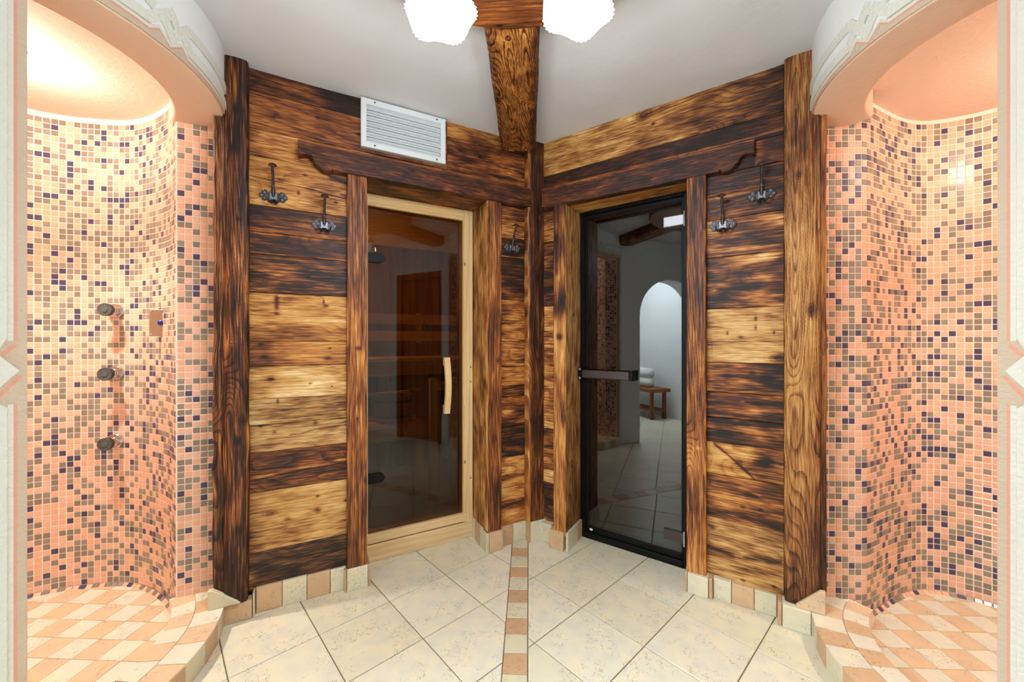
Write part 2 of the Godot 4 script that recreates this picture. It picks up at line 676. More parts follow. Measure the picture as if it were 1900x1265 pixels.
func spot(parent: Node3D, pos: Vector3, energy: float, c: Color, size: float, angle: float) -> void:
	# the part of a lamp's light that its shade or reflector throws downwards
	var sp := SpotLight3D.new()
	sp.name = "downward_light"
	sp.position = pos
	sp.rotation_degrees = Vector3(-90, 0, 0)
	sp.light_energy = energy
	sp.light_color = c
	sp.light_size = size
	sp.spot_angle = angle
	sp.spot_angle_attenuation = 1.0
	sp.spot_range = 12.0
	sp.spot_attenuation = 2.0
	sp.shadow_enabled = true
	parent.add_child(sp, true)

# ------------------------------------------------------------------ floor and ceiling
func flat_tile(parent: Node3D, called: String, poly: PackedVector2Array, y: float, thick: float, m: Material, bev := 0.0012, uvs := 1.1) -> void:
	# poly in (x, z); the grain is shifted and turned from tile to tile
	var mb := MB.new()
	mb.xf = Transform3D(Basis(Vector3(1, 0, 0), Vector3(0, 0, 1), Vector3(0, 1, 0)), Vector3.ZERO)
	var c := Vector2.ZERO
	for p in poly:
		c += p / poly.size()
	var ut := Transform2D(rng.randi_range(0, 3) * PI / 2, Vector2(uvs, uvs), 0, Vector2(rng.randf(), rng.randf())) * Transform2D(0, -c)
	mb.prism(poly, y - thick, y, bev, ut, false)
	part(parent, called, mb, m)

func floor_and_ceiling() -> void:
	var fl := struct("floor", Transform3D(), "cream limestone tiles laid diagonally with a banded strip")
	var mb := MB.new()
	mb.box(Vector3(-3.4, -0.12, -0.3), Vector3(1.7, -0.004, 3.3))
	part(fl, "grout_bed", mb, M.floor_grout)
	var area := PackedVector2Array([Vector2(-1.75, 0.73), Vector2(0, -0.277), Vector2(1.6, 0.645), Vector2(1.6, 3.2), Vector2(-3.2, 3.2), Vector2(-3.2, 1.5), Vector2(-1.75, 1.5)])
	var hx := 0.2148
	var hz := 0.2122
	for side in [0, 1]:
		var o := Vector2(-0.24, 0.62) if side == 0 else Vector2(0.209, 0.622)
		var half := PackedVector2Array([Vector2(-3.5, -1), Vector2(-0.1285, -1), Vector2(-0.1285, 4), Vector2(-3.5, 4)]) if side == 0 else PackedVector2Array([Vector2(-0.0315, -1), Vector2(2, -1), Vector2(2, 4), Vector2(-0.0315, 4)])
		for i in range(-16, 17):
			for j in range(-6, 14):
				if (i + j) % 2 == 0:
					continue
				var c := o + Vector2(i * hx, j * hz)
				var g := 0.003
				var sq := PackedVector2Array([c + Vector2(hx - g, 0), c + Vector2(0, hz - g), c - Vector2(hx - g, 0), c - Vector2(0, hz - g)])
				for a in Geometry2D.intersect_polygons(sq, half):
					for b in Geometry2D.intersect_polygons(a, area):
						if b.size() >= 3:
							flat_tile(fl, "floor_tile", b, 0.0, 0.01, M.marble_cream if rng.randf() < 0.6 else M.marble_cream_b)
	for k in range(-3, 33):
		var z := 0.132 + 0.0946 * k
		var sq := PackedVector2Array([Vector2(-0.1245, z + 0.0012), Vector2(-0.0355, z + 0.0012), Vector2(-0.0355, z + 0.0934), Vector2(-0.1245, z + 0.0934)])
		for b in Geometry2D.intersect_polygons(sq, area):
			flat_tile(fl, "strip_tile", b, 0.0005, 0.01, M.strip_pink if k % 2 == 0 else M.strip_cream)

	var ce := struct("ceiling", Transform3D(), "rough white plaster ceiling")
	mb = MB.new()
	var fn := FastNoiseLite.new()
	fn.seed = 4
	fn.frequency = 1.6
	mb.grid(60, 50, func(u: float, v: float) -> Vector3:
		var x := lerpf(-1.8, 1.7, u)
		var z := lerpf(-0.6, 3.4, v)
		return Vector3(x, 2.403 + 0.006 * fn.get_noise_2d(x, z), z))
	part(ce, "plaster", mb, M.ceiling_plaster)
	mb = MB.new()
	mb.box(Vector3(-1.8, 2.42, -0.6), Vector3(1.7, 2.55, 3.4))
	part(ce, "slab", mb, M.plaster)

# ------------------------------------------------------------------ board-clad walls
func plank(parent: Node3D, x0: float, x1: float, h0: float, h1: float, o: float, spec: Dictionary) -> void:
	var mb := MB.new()
	mb.board(x0 + 0.0006, x1 - 0.0006, h0 + 0.0008, h1 - 0.0008, o - 0.024, o, planks.strip(x1 - x0, h1 - h0, spec, 620.0, 640.0), false, 0.0022)
	part(parent, "plank", mb, M.wood)

func wall_left() -> void:
	var w := struct("wall_left", TL, "wall of old scorched horizontal boards left of the corner")
	var back := MB.new()
	for b in [[-1.5, -1.0, 0.0, 2.42], [-0.29, -0.064, 0.0, 2.42], [-1.0, -0.29, 2.04, 2.42]]:
		back.box(Vector3(b[0], b[2], -0.27), Vector3(b[1], b[3], -0.028))
	part(w, "backing", back, M.bare_backing)
	var ps := [
		[1.454, 0.55, 2.306, 2.405, {"p": [[0, 0.27], [0.25, 0.3], [0.36, 0.1], [0.5, 0.12], [0.6, 0.3], [1, 0.3]], "s": 0.2, "b": 0.25, "red": 0.3}],
		[0.55, 0.063, 2.325, 2.405, {"p": [[0, 0.5], [0.5, 0.42], [1, 0.3]], "s": 0.3}],
		[1.454, 0.55, 2.14, 2.306, {"p": [[0, 0.46], [0.3, 0.4], [0.6, 0.35], [1, 0.4]], "s": 0.2, "b": 0.22, "red": 0.5, "k": [[0.5, 0.5, 0.006], [0.3, 0.3, 0.005]]}],
		[0.55, 0.063, 2.112, 2.325, {"p": [[0, 0.27], [0.6, 0.33], [1, 0.36]], "s": 0.3, "b": 0.4, "red": 0.5, "k": [[0.15, 0.3, 0.006], [0.4, 0.35, 0.005]], "v": [[0.92, 0.08, 0.12]]}],
		[1.454, 0.55, 2.019, 2.14, {"p": [[0, 0.42], [0.08, 0.5], [0.2, 0.64], [0.4, 0.45], [0.5, 0.62], [0.62, 0.2], [1, 0.35]], "s": 0.35, "b": 0.3, "red": 0.35}],
		[1.454, 1.02, 1.803, 2.019, {"p": [[0, 0.56], [0.4, 0.58], [0.7, 0.5], [1, 0.46]], "s": 0.3, "b": 0.25, "k": [[0.28, 0.4, 0.01, 0.3], [0.44, 0.62, 0.009, 0.4, 0.8], [0.5, 0.22, 0.005], [0.8, 0.7, 0.006]], "c": [[0.0, 0.42, 0.6, 0.5, 0.0016, 0.55], [0.5, 0.5, 1.0, 0.6, 0.0016, 0.55], [0.72, 0.14, 1.0, 0.26, 0.011, 0.42], [0.84, 0.5, 1.0, 0.56, 0.006, 0.3]], "v": [[0.9, 0.12, 0.1]]}],
		[1.454, 1.02, 1.685, 1.803, {"p": [[0, 0.14], [0.3, 0.22], [0.6, 0.26], [1, 0.2]], "s": 0.42, "b": 0.3, "red": 0.4, "v": [[0.9, 0.1, 0.22]]}],
		[1.454, 1.02, 1.588, 1.685, {"p": [[0, 0.22], [0.5, 0.17], [1, 0.2]], "s": 0.35, "b": 0.25, "red": 0.4, "v": [[0.05, 0.08, 0.2], [0.97, 0.05, 0.25]]}],
		[1.454, 1.02, 1.415, 1.588, {"p": [[0, 0.24], [0.5, 0.22], [1, 0.18]], "s": 0.5, "b": 0.35, "r": 9, "l": 0.2, "k": [[0.86, 0.62, 0.022, 0.16]], "c": [[0.45, 0.85, 1.0, 0.5, 0.0015, 0.3]]}],
		[1.454, 1.02, 1.199, 1.415, {"p": [[0, 0.58], [0.3, 0.6], [0.7, 0.63], [1, 0.6]], "s": 0.34, "b": 0.25, "k": [[0.24, 0.12, 0.018, 0.45, 0.55], [0.24, 0.28, 0.016, 0.4, 0.6], [0.68, 0.14, 0.01, 0.45, 0.5], [0.7, 0.22, 0.008, 0.4], [0.24, 0.42, 0.006, 0.35], [0.95, 0.5, 0.003, 0.5]], "v": [[0.55, 0.06, 0.15], [0.85, 0.18, -0.16]]}],
		[1.454, 1.02, 1.087, 1.199, {"p": [[0, 0.4], [0.14, 0.36], [0.26, 0.52], [0.5, 0.6], [1, 0.54]], "s": 0.36, "b": 0.2, "red": 0.2, "k": [[0.1, 0.12, 0.008, 0.3], [0.13, 0.6, 0.006, 0.5], [0.72, 0.7, 0.01, 0.25], [0.74, 0.3, 0.004]], "v": [[0.85, 0.15, -0.1]]}],
		[1.454, 1.02, 0.94, 1.087, {"p": [[0, 0.58], [0.08, 0.66], [0.3, 0.78], [0.7, 0.8], [1, 0.72]], "s": 0.32, "b": 0.3, "g": 0.12, "k": [[0.19, 0.4, 0.008, 0.5], [0.55, 0.58, 0.005, 0.55], [0.76, 0.7, 0.003, 0.5], [0.95, 0.18, 0.014, 0.3], [0.92, 0.95, 0.005]], "v": [[0.05, 0.08, -0.12]]}],
		[1.454, 1.02, 0.826, 0.94, {"p": [[0, 0.68], [0.3, 0.6], [0.6, 0.52], [1, 0.5]], "s": 0.34, "b": 0.25, "g": 0.3, "k": [[0.25, 0.1, 0.012, 0.4, 0.5], [0.97, 0.05, 0.006, 0.4]], "v": [[0.5, 0.2, -0.08]]}],
		[1.454, 1.02, 0.703, 0.826, {"p": [[0, 0.55], [0.2, 0.58], [0.5, 0.68], [1, 0.6]], "s": 0.34, "b": 0.35, "g": 0.28, "k": [[0.6, 0.08, 0.007, 0.35], [0.22, 0.3, 0.006, 0.3], [0.1, 0.05, 0.005, 0.4]], "c": [[0.1, 0.1, 1.0, 0.02, 0.0012, 0.3], [0.4, 0.45, 1.0, 0.22, 0.0018, 0.25]]}],
		[1.454, 1.02, 0.526, 0.703, {"p": [[0, 0.3], [0.4, 0.27], [1, 0.3]], "s": 0.4, "b": 0.25, "red": 0.35, "r": 9, "l": 0.16, "c": [[0.0, 0.62, 1.0, 0.42, 0.006, -0.3], [0.0, 0.68, 1.0, 0.5, 0.003, 0.25]]}],
		[1.454, 1.02, 0.26, 0.526, {"p": [[0, 0.52], [0.2, 0.68], [0.6, 0.72], [1, 0.68]], "s": 0.28, "b": 0.25, "g": 0.15, "k": [[0.62, 0.22, 0.005, 0.5], [0.9, 0.38, 0.006, 0.5], [0.18, 0.38, 0.012, 0.35, 2.4], [0.62, 0.46, 0.012, 0.35, 1.2], [0.34, 0.52, 0.01, 0.3]], "v": [[0.8, 0.3, -0.1], [0.15, 0.1, -0.05]]}],
		[1.454, 1.02, 0.095, 0.26, {"p": [[0, 0.45], [0.12, 0.28], [0.4, 0.2], [0.8, 0.22], [1, 0.34]], "s": 0.36, "b": 0.3, "g": 0.35}],
	]
	var nb := [2.0, 1.921, 1.811, 1.698, 1.589, 1.444, 1.321, 1.199, 1.047, 0.934, 0.87, 0.695, 0.511, 0.253, 0.09]
	var nt := [0.34, 0.5, 0.18, 0.12, 0.2, 0.42, 0.46, 0.44, 0.5, 0.2, 0.33, 0.15, 0.6, 0.52]
	for i in 14:
		var sp := {"p": [[0, nt[i] - 0.05], [0.5, nt[i] + 0.03], [1, nt[i] - 0.03]], "s": 0.42, "b": 0.4, "red": 0.25, "r": 8, "l": 0.16}
		if i == 2:
			sp["v"] = [[0.97, 0.05, 0.4]]
		if i == 10:
			sp["k"] = [[0.35, 0.15, 0.016, -0.2], [0.4, 0.55, 0.02, -0.25]]
		if i == 12:
			sp["k"] = [[0.2, 0.75, 0.007, 0.45]]
			sp["v"] = [[0.45, 0.05, -0.2]]
		if i == 13:
			sp["v"] = [[0.1, 0.15, -0.22], [0.6, 0.3, 0.08]]
		ps.append([0.28, 0.063, nb[i + 1], nb[i], sp])
	for p in ps:
		plank(w, -p[0], -p[1], p[2], p[3], rng.randf_range(-0.003, 0.003), p[4])

	# casing round the sauna door
	var t := struct("trim_1", TL, "brown scorched timber casing round the sauna door")
	vboard(t, "jamb_board", -1.058, -0.968, 0.1, 2.003, 0.0, 0.034, {"p": [[0, 0.34], [0.25, 0.38], [0.4, 0.47], [0.7, 0.43], [0.85, 0.34], [1, 0.32]], "s": 0.5, "b": 0.25, "red": 0.4, "r": 7, "l": 0.14, "k": [[0.44, 0.55, 0.014, 0.35, 0.7], [0.62, 0.5, 0.006, 0.3], [0.78, 0.95, 0.012, 0.3]]})
	vboard(t, "jamb_board", -0.32, -0.234, 0.1, 2.003, 0.0, 0.034, {"p": [[0, 0.3], [0.15, 0.42], [0.35, 0.34], [0.6, 0.36], [1, 0.3]], "s": 0.5, "b": 0.25, "red": 0.45, "r": 6, "k": [[0.48, 0.7, 0.01, 0.25]]})
	vboard(t, "reveal_board", -1.0, -0.968, 0.1, 2.003, -0.215, 0.0, {"p": [[0, 0.45], [1, 0.4]], "s": 0.4})
	# reveal on the corner side: its broad face looks along the wall
	var mb := MB.new()
	mb.xf = Transform3D(Basis(Vector3(0, 0, 1), Vector3.UP, Vector3(-1, 0, 0)), Vector3(-0.296, 0, 0))
	mb.board(0.1, 2.0, -0.235, 0.031, 0.0, 0.026, timbers.strip(1.9, 0.266, {"p": [[0, 0.42], [0.2, 0.5], [0.5, 0.46], [1, 0.5]], "s": 0.5, "b": 0.4, "red": 0.15, "r": 7, "l": 0.12, "k": [[0.3, 0.12, 0.014, 0.3], [0.55, 0.85, 0.02, 0.3], [0.7, 0.3, 0.012, 0.3]], "v": [[0.95, 0.06, 0.18]]}, 500.0, 420.0), true, 0.003)
	part(t, "reveal_board", mb, M.timber)
	mb = MB.new()
	mb.xf = Transform3D(Basis(Vector3(1, 0, 0), Vector3(0, 0, 1), Vector3(0, -1, 0)), Vector3(0, 2.028, 0))
	mb.board(-1.0, -0.29, -0.235, 0.03, 0.0, 0.026, timbers.strip(0.71, 0.265, {"p": [[0, 0.3], [1, 0.34]], "s": 0.35, "red": 0.5}, 500.0, 420.0), false, 0.003)
	part(t, "head_board", mb, M.timber)

	# lintel with an ogee end
	var ends := [[1.264, 2.112], [1.264, 2.042], [1.245, 2.047], [1.228, 2.052], [1.213, 2.048], [1.204, 2.036], [1.199, 2.022], [1.189, 2.013], [1.176, 2.001], [1.158, 1.991], [1.14, 1.99], [1.128, 1.994], [1.122, 2.003], [1.118, 1.997], [1.06, 2.0], [0.04, 2.0], [0.04, 2.112]]
	lintel("carved_lintel", "dark timber lintel with carved end over the sauna door", TL, -1.0, ends, 1.264, 0.04, {"p": [[0, 0.25], [0.3, 0.2], [0.7, 0.24], [1, 0.22]], "s": 0.3, "b": 0.22, "red": 0.6, "r": 9, "l": 0.12, "k": [[0.42, 0.3, 0.005, 0.3], [0.93, 0.25, 0.02, 0.14, 2.0]], "v": [[0.02, 0.05, 0.22]]})

func vboard(parent: Node3D, called: String, x0: float, x1: float, h0: float, h1: float, d0: float, d1: float, spec: Dictionary, wob := 0.0, bow := 0.0, segs := 1, bev := 0.003) -> void:
	var mb := MB.new()
	mb.board(h0, h1, x0, x1, d0, d1, timbers.strip(h1 - h0, maxf(x1 - x0, 0.03), spec, 425.0, 760.0), true, bev, segs, wob, int(x0 * 1000.0) + 5000, bow)
	part(parent, called, mb, M.timber)

func lintel(called: String, label: String, xf: Transform3D, sgn: float, ends: Array, ta: float, tb: float, spec: Dictionary) -> void:
	var poly := PackedVector2Array()
	for e in ends:
		poly.append(Vector2(sgn * e[0], e[1]))
	var length := absf(ta - tb)
	var r := timbers.strip(length, 0.13, spec, 700.0, 700.0)
	var top: float = ends[0][1]
	var x0 := minf(sgn * ta, sgn * tb)
	var ut := Transform2D(Vector2(r.size.x / length, 0), Vector2(0, -r.size.y / 0.13), Vector2(r.position.x - x0 * r.size.x / length, r.position.y + top * r.size.y / 0.13))
	var mb := MB.new()
	mb.prism(poly, 0.0, 0.05, 0.003, ut)
	var o := part(self, numbered(called), mb, M.timber, xf)
	o.set_meta("label", label)
	o.set_meta("category", "lintel")

func wall_right() -> void:
	var w := struct("wall_right", TR * Transform3D(Basis(Vector3.UP, -0.0344), Vector3(0, 0, -0.02)), "wall of old scorched horizontal boards right of the corner")
	var back := MB.new()
	for b in [[0.89, 1.34, 0.0, 2.42], [0.066, 0.215, 0.0, 2.42], [0.215, 0.89, 2.02, 2.42]]:
		back.box(Vector3(b[0], b[2], -0.25), Vector3(b[1], b[3], -0.028))
	part(w, "backing", back, M.bare_backing)
	var ps := [
		[0.062, 1.258, 2.2, 2.405, {"p": [[0, 0.58], [0.35, 0.6], [0.55, 0.52], [0.8, 0.4], [1, 0.22]], "s": 0.35, "b": 0.28, "r": 8, "l": 0.14, "g": 0.1, "k": [[0.5, 0.12, 0.03, 0.36, 1.3], [0.54, 0.42, 0.006, 0.5]], "v": [[0.75, 0.25, -0.06]]}],
		[0.062, 1.258, 2.1, 2.2, {"p": [[0, 0.16], [0.3, 0.12], [0.6, 0.15], [0.75, 0.1], [1, 0.13]], "s": 0.2, "b": 0.25, "red": 0.6, "v": [[0.78, 0.07, 0.34], [0.86, 0.03, -0.3]]}],
		[0.95, 1.258, 1.985, 2.1, {"p": [[0, 0.14], [0.55, 0.1], [0.62, 0.08], [0.68, 0.36], [0.8, 0.16], [1, 0.2]], "s": 0.25, "b": 0.2, "red": 0.4}],
		[0.95, 1.258, 1.885, 1.985, {"p": [[0, 0.17], [0.6, 0.2], [0.8, 0.16], [1, 0.2]], "s": 0.36, "b": 0.3, "red": 0.4, "v": [[0.96, 0.09, 0.26]]}],
		[0.95, 1.258, 1.77, 1.885, {"p": [[0, 0.27], [0.4, 0.3], [0.7, 0.2], [1, 0.15]], "s": 0.46, "b": 0.35, "red": 0.4, "v": [[0.03, 0.1, 0.12]]}],
		[0.95, 1.258, 1.592, 1.77, {"p": [[0, 0.4], [0.5, 0.38], [0.8, 0.34], [1, 0.3]], "s": 0.55, "b": 0.5, "red": 0.3, "v": [[0.08, 0.12, 0.12], [0.5, 0.2, -0.06]]}],
		[0.95, 1.258, 1.352, 1.592, {"p": [[0, 0.2], [0.2, 0.24], [0.5, 0.34], [0.75, 0.46], [1, 0.32]], "s": 0.5, "b": 0.6, "red": 0.2, "v": [[0.05, 0.1, 0.12], [0.68, 0.14, -0.1]], "c": [[0.15, 0.62, 0.72, 0.64, 0.014, 0.25], [0.0, 0.78, 0.3, 0.8, 0.012, 0.2]]}],
		[0.95, 1.258, 1.1, 1.352, {"p": [[0, 0.56], [0.3, 0.68], [0.7, 0.68], [1, 0.62]], "s": 0.3, "b": 0.28, "g": 0.15, "k": [[0.66, 0.2, 0.012, 0.35, 0.5], [0.66, 0.36, 0.012, 0.4, 0.5], [0.3, 0.46, 0.01, 0.35, 0.5], [0.47, 0.53, 0.007, 0.4], [0.88, 0.45, 0.007, 0.4, 0.6], [0.95, 0.9, 0.022, 0.42]], "c": [[0.0, 0.62, 1.0, 0.6, 0.0015, 0.35], [0.07, 0.45, 0.1, 0.8, 0.03, 0.1]]}],
		[0.95, 1.258, 0.96, 1.1, {"p": [[0, 0.42], [0.4, 0.4], [0.65, 0.3], [0.8, 0.13], [1, 0.12]], "s": 0.42, "b": 0.4, "red": 0.25, "k": [[0.3, 0.45, 0.012, 0.28], [0.62, 0.3, 0.008, 0.3]], "v": [[0.95, 0.06, 0.22]]}],
		[0.95, 1.258, 0.84, 0.96, {"p": [[0, 0.16], [0.4, 0.26], [1, 0.2]], "s": 0.4, "b": 0.4, "red": 0.3, "k": [[0.5, 0.3, 0.006, -0.25]], "v": [[0.6, 0.15, 0.18]]}],
		[0.95, 1.258, 0.722, 0.84, {"p": [[0, 0.14], [0.5, 0.26], [1, 0.2]], "s": 0.46, "b": 0.4, "red": 0.35, "k": [[0.5, 0.15, 0.009, 0.2]], "v": [[0.35, 0.12, 0.2], [0.7, 0.15, -0.08]]}],
		[0.95, 1.258, 0.572, 0.722, {"p": [[0, 0.62], [0.3, 0.66], [0.5, 0.55], [0.75, 0.38], [1, 0.46]], "s": 0.36, "b": 0.4, "k": [[0.76, 0.42, 0.022, 0.3]], "c": [[0.12, 0.05, 0.65, 0.95, 0.006, 0.4], [0.1, 0.02, 0.5, 0.55, 0.016, 0.22]]}],
		[0.95, 1.258, 0.365, 0.572, {"p": [[0, 0.34], [0.3, 0.42], [0.6, 0.38], [1, 0.34]], "s": 0.4, "b": 0.35, "red": 0.25, "k": [[0.07, 0.2, 0.014, 0.2, 0.5], [0.7, 0.3, 0.006, -0.2], [0.5, 0.62, 0.006, 0.35], [0.72, 0.6, 0.006, 0.4]], "v": [[0.45, 0.08, 0.1], [0.85, 0.1, -0.1]]}],
		[0.95, 1.258, 0.08, 0.365, {"p": [[0, 0.55], [0.5, 0.56], [1, 0.5]], "s": 0.36, "b": 0.35, "g": 0.2, "k": [[0.1, 0.18, 0.008, 0.3], [0.5, 0.9, 0.006, 0.4], [0.88, 0.85, 0.005, 0.4]], "c": [[0.0, 0.5, 0.4, 0.55, 0.01, 0.3], [0.5, 0.52, 1.0, 0.45, 0.012, 0.28]], "v": [[0.3, 0.12, 0.06], [0.85, 0.1, 0.08]]}],
	]
	var nb := [2.0, 1.93, 1.8, 1.625, 1.527, 1.41, 1.26, 1.18, 0.98, 0.84, 0.766, 0.67, 0.55, 0.425, 0.345, 0.185, 0.08]
	var nt := [0.3, 0.45, 0.34, 0.24, 0.16, 0.6, 0.46, 0.5, 0.5, 0.54, 0.6, 0.35, 0.4, 0.62, 0.2, 0.35, 0.62]
	for i in 16:
		ps.append([0.062, 0.2, nb[i + 1], nb[i], {"p": [[0, nt[i]], [1, nt[i]]], "s": 0.4, "b": 0.4, "red": 0.2, "r": 8, "l": 0.16, "k": [[0.8, 0.5, 0.008, 0.25]] if i in [5, 6, 8] else []}])
	for p in ps:
		plank(w, p[0], p[1], p[2], p[3], rng.randf_range(-0.003, 0.003), p[4])

	var t := struct("trim_2", TR, "brown scorched timber casing round the dark steam-bath door")
	vboard(t, "jamb_board", 0.16, 0.237, 0.085, 1.985, -0.02, 0.05, {"p": [[0, 0.18], [0.06, 0.34], [0.12, 0.2], [0.22, 0.42], [0.3, 0.22], [0.36, 0.62], [0.55, 0.56], [0.62, 0.42], [0.7, 0.55], [0.9, 0.52], [1, 0.6]], "s": 0.45, "b": 0.3, "red": 0.2, "k": [[0.1, 0.2, 0.012, 0.3], [0.22, 0.3, 0.01, -0.15], [0.29, 0.75, 0.012, 0.35], [0.4, 0.5, 0.02, 0.45, 0.9]]})
	vboard(t, "jamb_board", 0.872, 0.956, 0.085, 1.985, 0.0, 0.05, {"p": [[0, 0.3], [0.3, 0.34], [0.6, 0.4], [0.72, 0.52], [0.78, 0.38], [0.9, 0.5], [1, 0.62]], "s": 0.4, "b": 0.25, "red": 0.45, "r": 12, "l": 0.24, "k": [[0.15, 0.35, 0.006, 0.3], [0.68, 0.6, 0.014, -0.25, 0.7]]})
	vboard(t, "reveal_board", 0.872, 0.9, 0.085, 1.985, -0.2, 0.0, {"p": [[0, 0.4], [1, 0.4]], "s": 0.4})
	var mb := MB.new()
	mb.xf = Transform3D(Basis(Vector3(0, 0, -1), Vector3.UP, Vector3(1, 0, 0)), Vector3(0.212, 0, 0))
	mb.board(0.085, 1.985, -0.048, 0.22, 0.0, 0.026, timbers.strip(1.9, 0.268, {"p": [[0, 0.56], [0.2, 0.62], [0.5, 0.56], [0.8, 0.5], [1, 0.42]], "s": 0.42, "b": 0.25, "g": 0.25, "r": 6, "l": 0.14, "k": [[0.1, 0.3, 0.01, 0.3], [0.33, 0.4, 0.008, 0.4], [0.55, 0.35, 0.006, 0.5], [0.7, 0.6, 0.006, 0.5], [0.8, 0.3, 0.005, 0.4]]}, 500.0, 420.0), true, 0.003)
	part(t, "reveal_board", mb, M.timber)
	mb = MB.new()
	mb.xf = Transform3D(Basis(Vector3(1, 0, 0), Vector3(0, 0, 1), Vector3(0, -1, 0)), Vector3(0, 2.012, 0))
	mb.board(0.212, 0.9, -0.22, 0.048, 0.0, 0.026, timbers.strip(0.69, 0.268, {"p": [[0, 0.62], [0.4, 0.56], [0.8, 0.5], [1, 0.4]], "s": 0.4, "b": 0.3, "c": [[0.3, 0.7, 0.4, 0.95, 0.004, 0.4], [0.6, 0.5, 0.7, 0.8, 0.004, 0.3]]}, 500.0, 420.0), false, 0.003)
	part(t, "head_board", mb, M.timber)
	var ends := [[1.149, 2.095], [1.149, 2.028], [1.133, 2.033], [1.117, 2.038], [1.102, 2.034], [1.093, 2.022], [1.088, 2.008], [1.078, 1.999], [1.066, 1.986], [1.05, 1.976], [1.032, 1.974], [1.02, 1.978], [1.014, 1.988], [1.009, 1.981], [0.95, 1.982], [0.086, 1.982], [0.086, 2.095]]
	lintel("carved_lintel", "dark timber lintel with carved end over the steam-bath door", TR.translated_local(Vector3(0, 0, 0.005)), 1.0, ends, 1.149, 0.086, {"p": [[0, 0.22], [0.4, 0.2], [0.7, 0.17], [1, 0.2]], "s": 0.3, "b": 0.2, "red": 0.6, "r": 9, "l": 0.12, "k": [[0.56, 0.62, 0.024, 0.2, 1.3]], "v": [[0.02, 0.05, 0.25]]})

# ------------------------------------------------------------------ skirting of small stone tiles
func stone(parent: Node3D, p0: Vector3, p1: Vector3, m: Material, bev := 0.002) -> void:
	var mb := MB.new()
	mb.box(p0, p1, bev, 1.1, Vector2(rng.randf(), rng.randf()))
	part(parent, "tile", mb, m)

func baseboards() -> void:
	var cr: Material = M.marble_cream_b
	var c2: Material = M.strip_cream
	var pk: Material = M.marble_pink_b
	var p2: Material = M.strip_pink
	var b := struct("baseboard_left", TL, "skirting of alternating cream and pink stone tiles")
	var g := 0.001
	for k in [[1.437, 1.428, -0.02, 0.036, 0.106, c2], [1.427, 1.327, -0.02, 0.012, 0.112, pk], [1.327, 1.228, -0.02, 0.013, 0.112, cr], [1.228, 1.131, -0.02, 0.013, 0.11, pk], [1.131, 1.063, -0.02, 0.014, 0.108, cr], [1.072, 1.06, 0.0, 0.038, 0.106, p2], [1.06, 0.964, 0.0, 0.042, 0.106, cr], [0.964, 0.954, -0.2, 0.042, 0.108, p2],
			[0.328, 0.318, -0.02, 0.047, 0.112, c2], [0.318, 0.236, 0.0, 0.048, 0.112, pk], [0.236, 0.228, 0.0, 0.044, 0.11, c2], [0.228, 0.148, -0.02, 0.014, 0.112, p2], [0.148, 0.06, -0.02, 0.013, 0.112, c2]]:
		stone(b, Vector3(-k[0] + g, 0.0, k[2]), Vector3(-k[1] - g, k[4], k[3]), k[5])
	for k in [[-0.215, -0.13, c2], [-0.13, -0.05, p2], [-0.05, 0.04, c2]]:
		stone(b, Vector3(-0.334, 0.0, k[0] + g), Vector3(-0.319, 0.112, k[1] - g), k[2])
	# corner post foot, post foot and the sloping end piece
	stone(b, Vector3(-0.062, 0.0, -0.02), Vector3(-0.05, 0.118, 0.054), p2)
	stone(b, Vector3(-0.05, 0.0, 0.0), Vector3(0.058, 0.118, 0.056), cr)
	stone(b, Vector3(-1.54, 0.0, 0.0), Vector3(-1.439, 0.082, 0.038), pk)
	var mb := MB.new()
	mb.prism(PackedVector2Array([Vector2(-1.588, 0.09), Vector2(-1.478, 0.088), Vector2(-1.488, 0.1), Vector2(-1.572, 0.168), Vector2(-1.588, 0.17)]), 0.036, 0.056, 0.002, Transform2D(0, Vector2(1.1, 1.1), 0, Vector2(0.3, 0.2)))
	part(b, "tile", mb, c2)
	b = struct("baseboard_right", TR, "skirting of alternating cream and pink stone tiles")
	for k in [[0.05, 0.138, -0.02, 0.02, 0.112, c2], [0.138, 0.228, 0.0, 0.062, 0.106, pk], [0.866, 0.878, -0.19, 0.064, 0.096, p2], [0.878, 0.968, 0.0, 0.068, 0.094, cr], [0.968, 0.985, 0.0, 0.062, 0.094, p2], [0.985, 1.06, 0.0, 0.042, 0.092, cr], [1.06, 1.148, 0.0, 0.041, 0.092, pk], [1.148, 1.232, 0.0, 0.04, 0.092, c2], [1.232, 1.248, 0.0, 0.09, 0.094, p2], [1.248, 1.345, 0.0, 0.094, 0.092, cr], [1.345, 1.352, 0.0, 0.09, 0.09, c2]]:
		stone(b, Vector3(k[0] + g, 0.0, k[2]), Vector3(k[1] - g, k[4], k[3]), k[5])
	for k in [[-0.18, -0.09, pk], [-0.09, 0.05, cr]]:
		stone(b, Vector3(0.238, 0.0, k[0] + g), Vector3(0.252, 0.104, k[1] - g), k[2])
	mb = MB.new()
	mb.prism(PackedVector2Array([Vector2(1.294, 0.092), Vector2(1.392, 0.09), Vector2(1.392, 0.186), Vector2(1.376, 0.184), Vector2(1.297, 0.1)]), 0.063, 0.078, 0.002, Transform2D(0, Vector2(1.1, 1.1), 0, Vector2(0.1, 0.6)))
	part(b, "tile", mb, M.marble_pink_c)

# ------------------------------------------------------------------ round mosaic showers
func ring(s: float, ang: float, r: float, h := 0.0) -> Vector3:
	var c := LC if s < 0 else RC
	return Vector3(c.x - s * r * cos(ang), h, c.y + r * sin(ang))

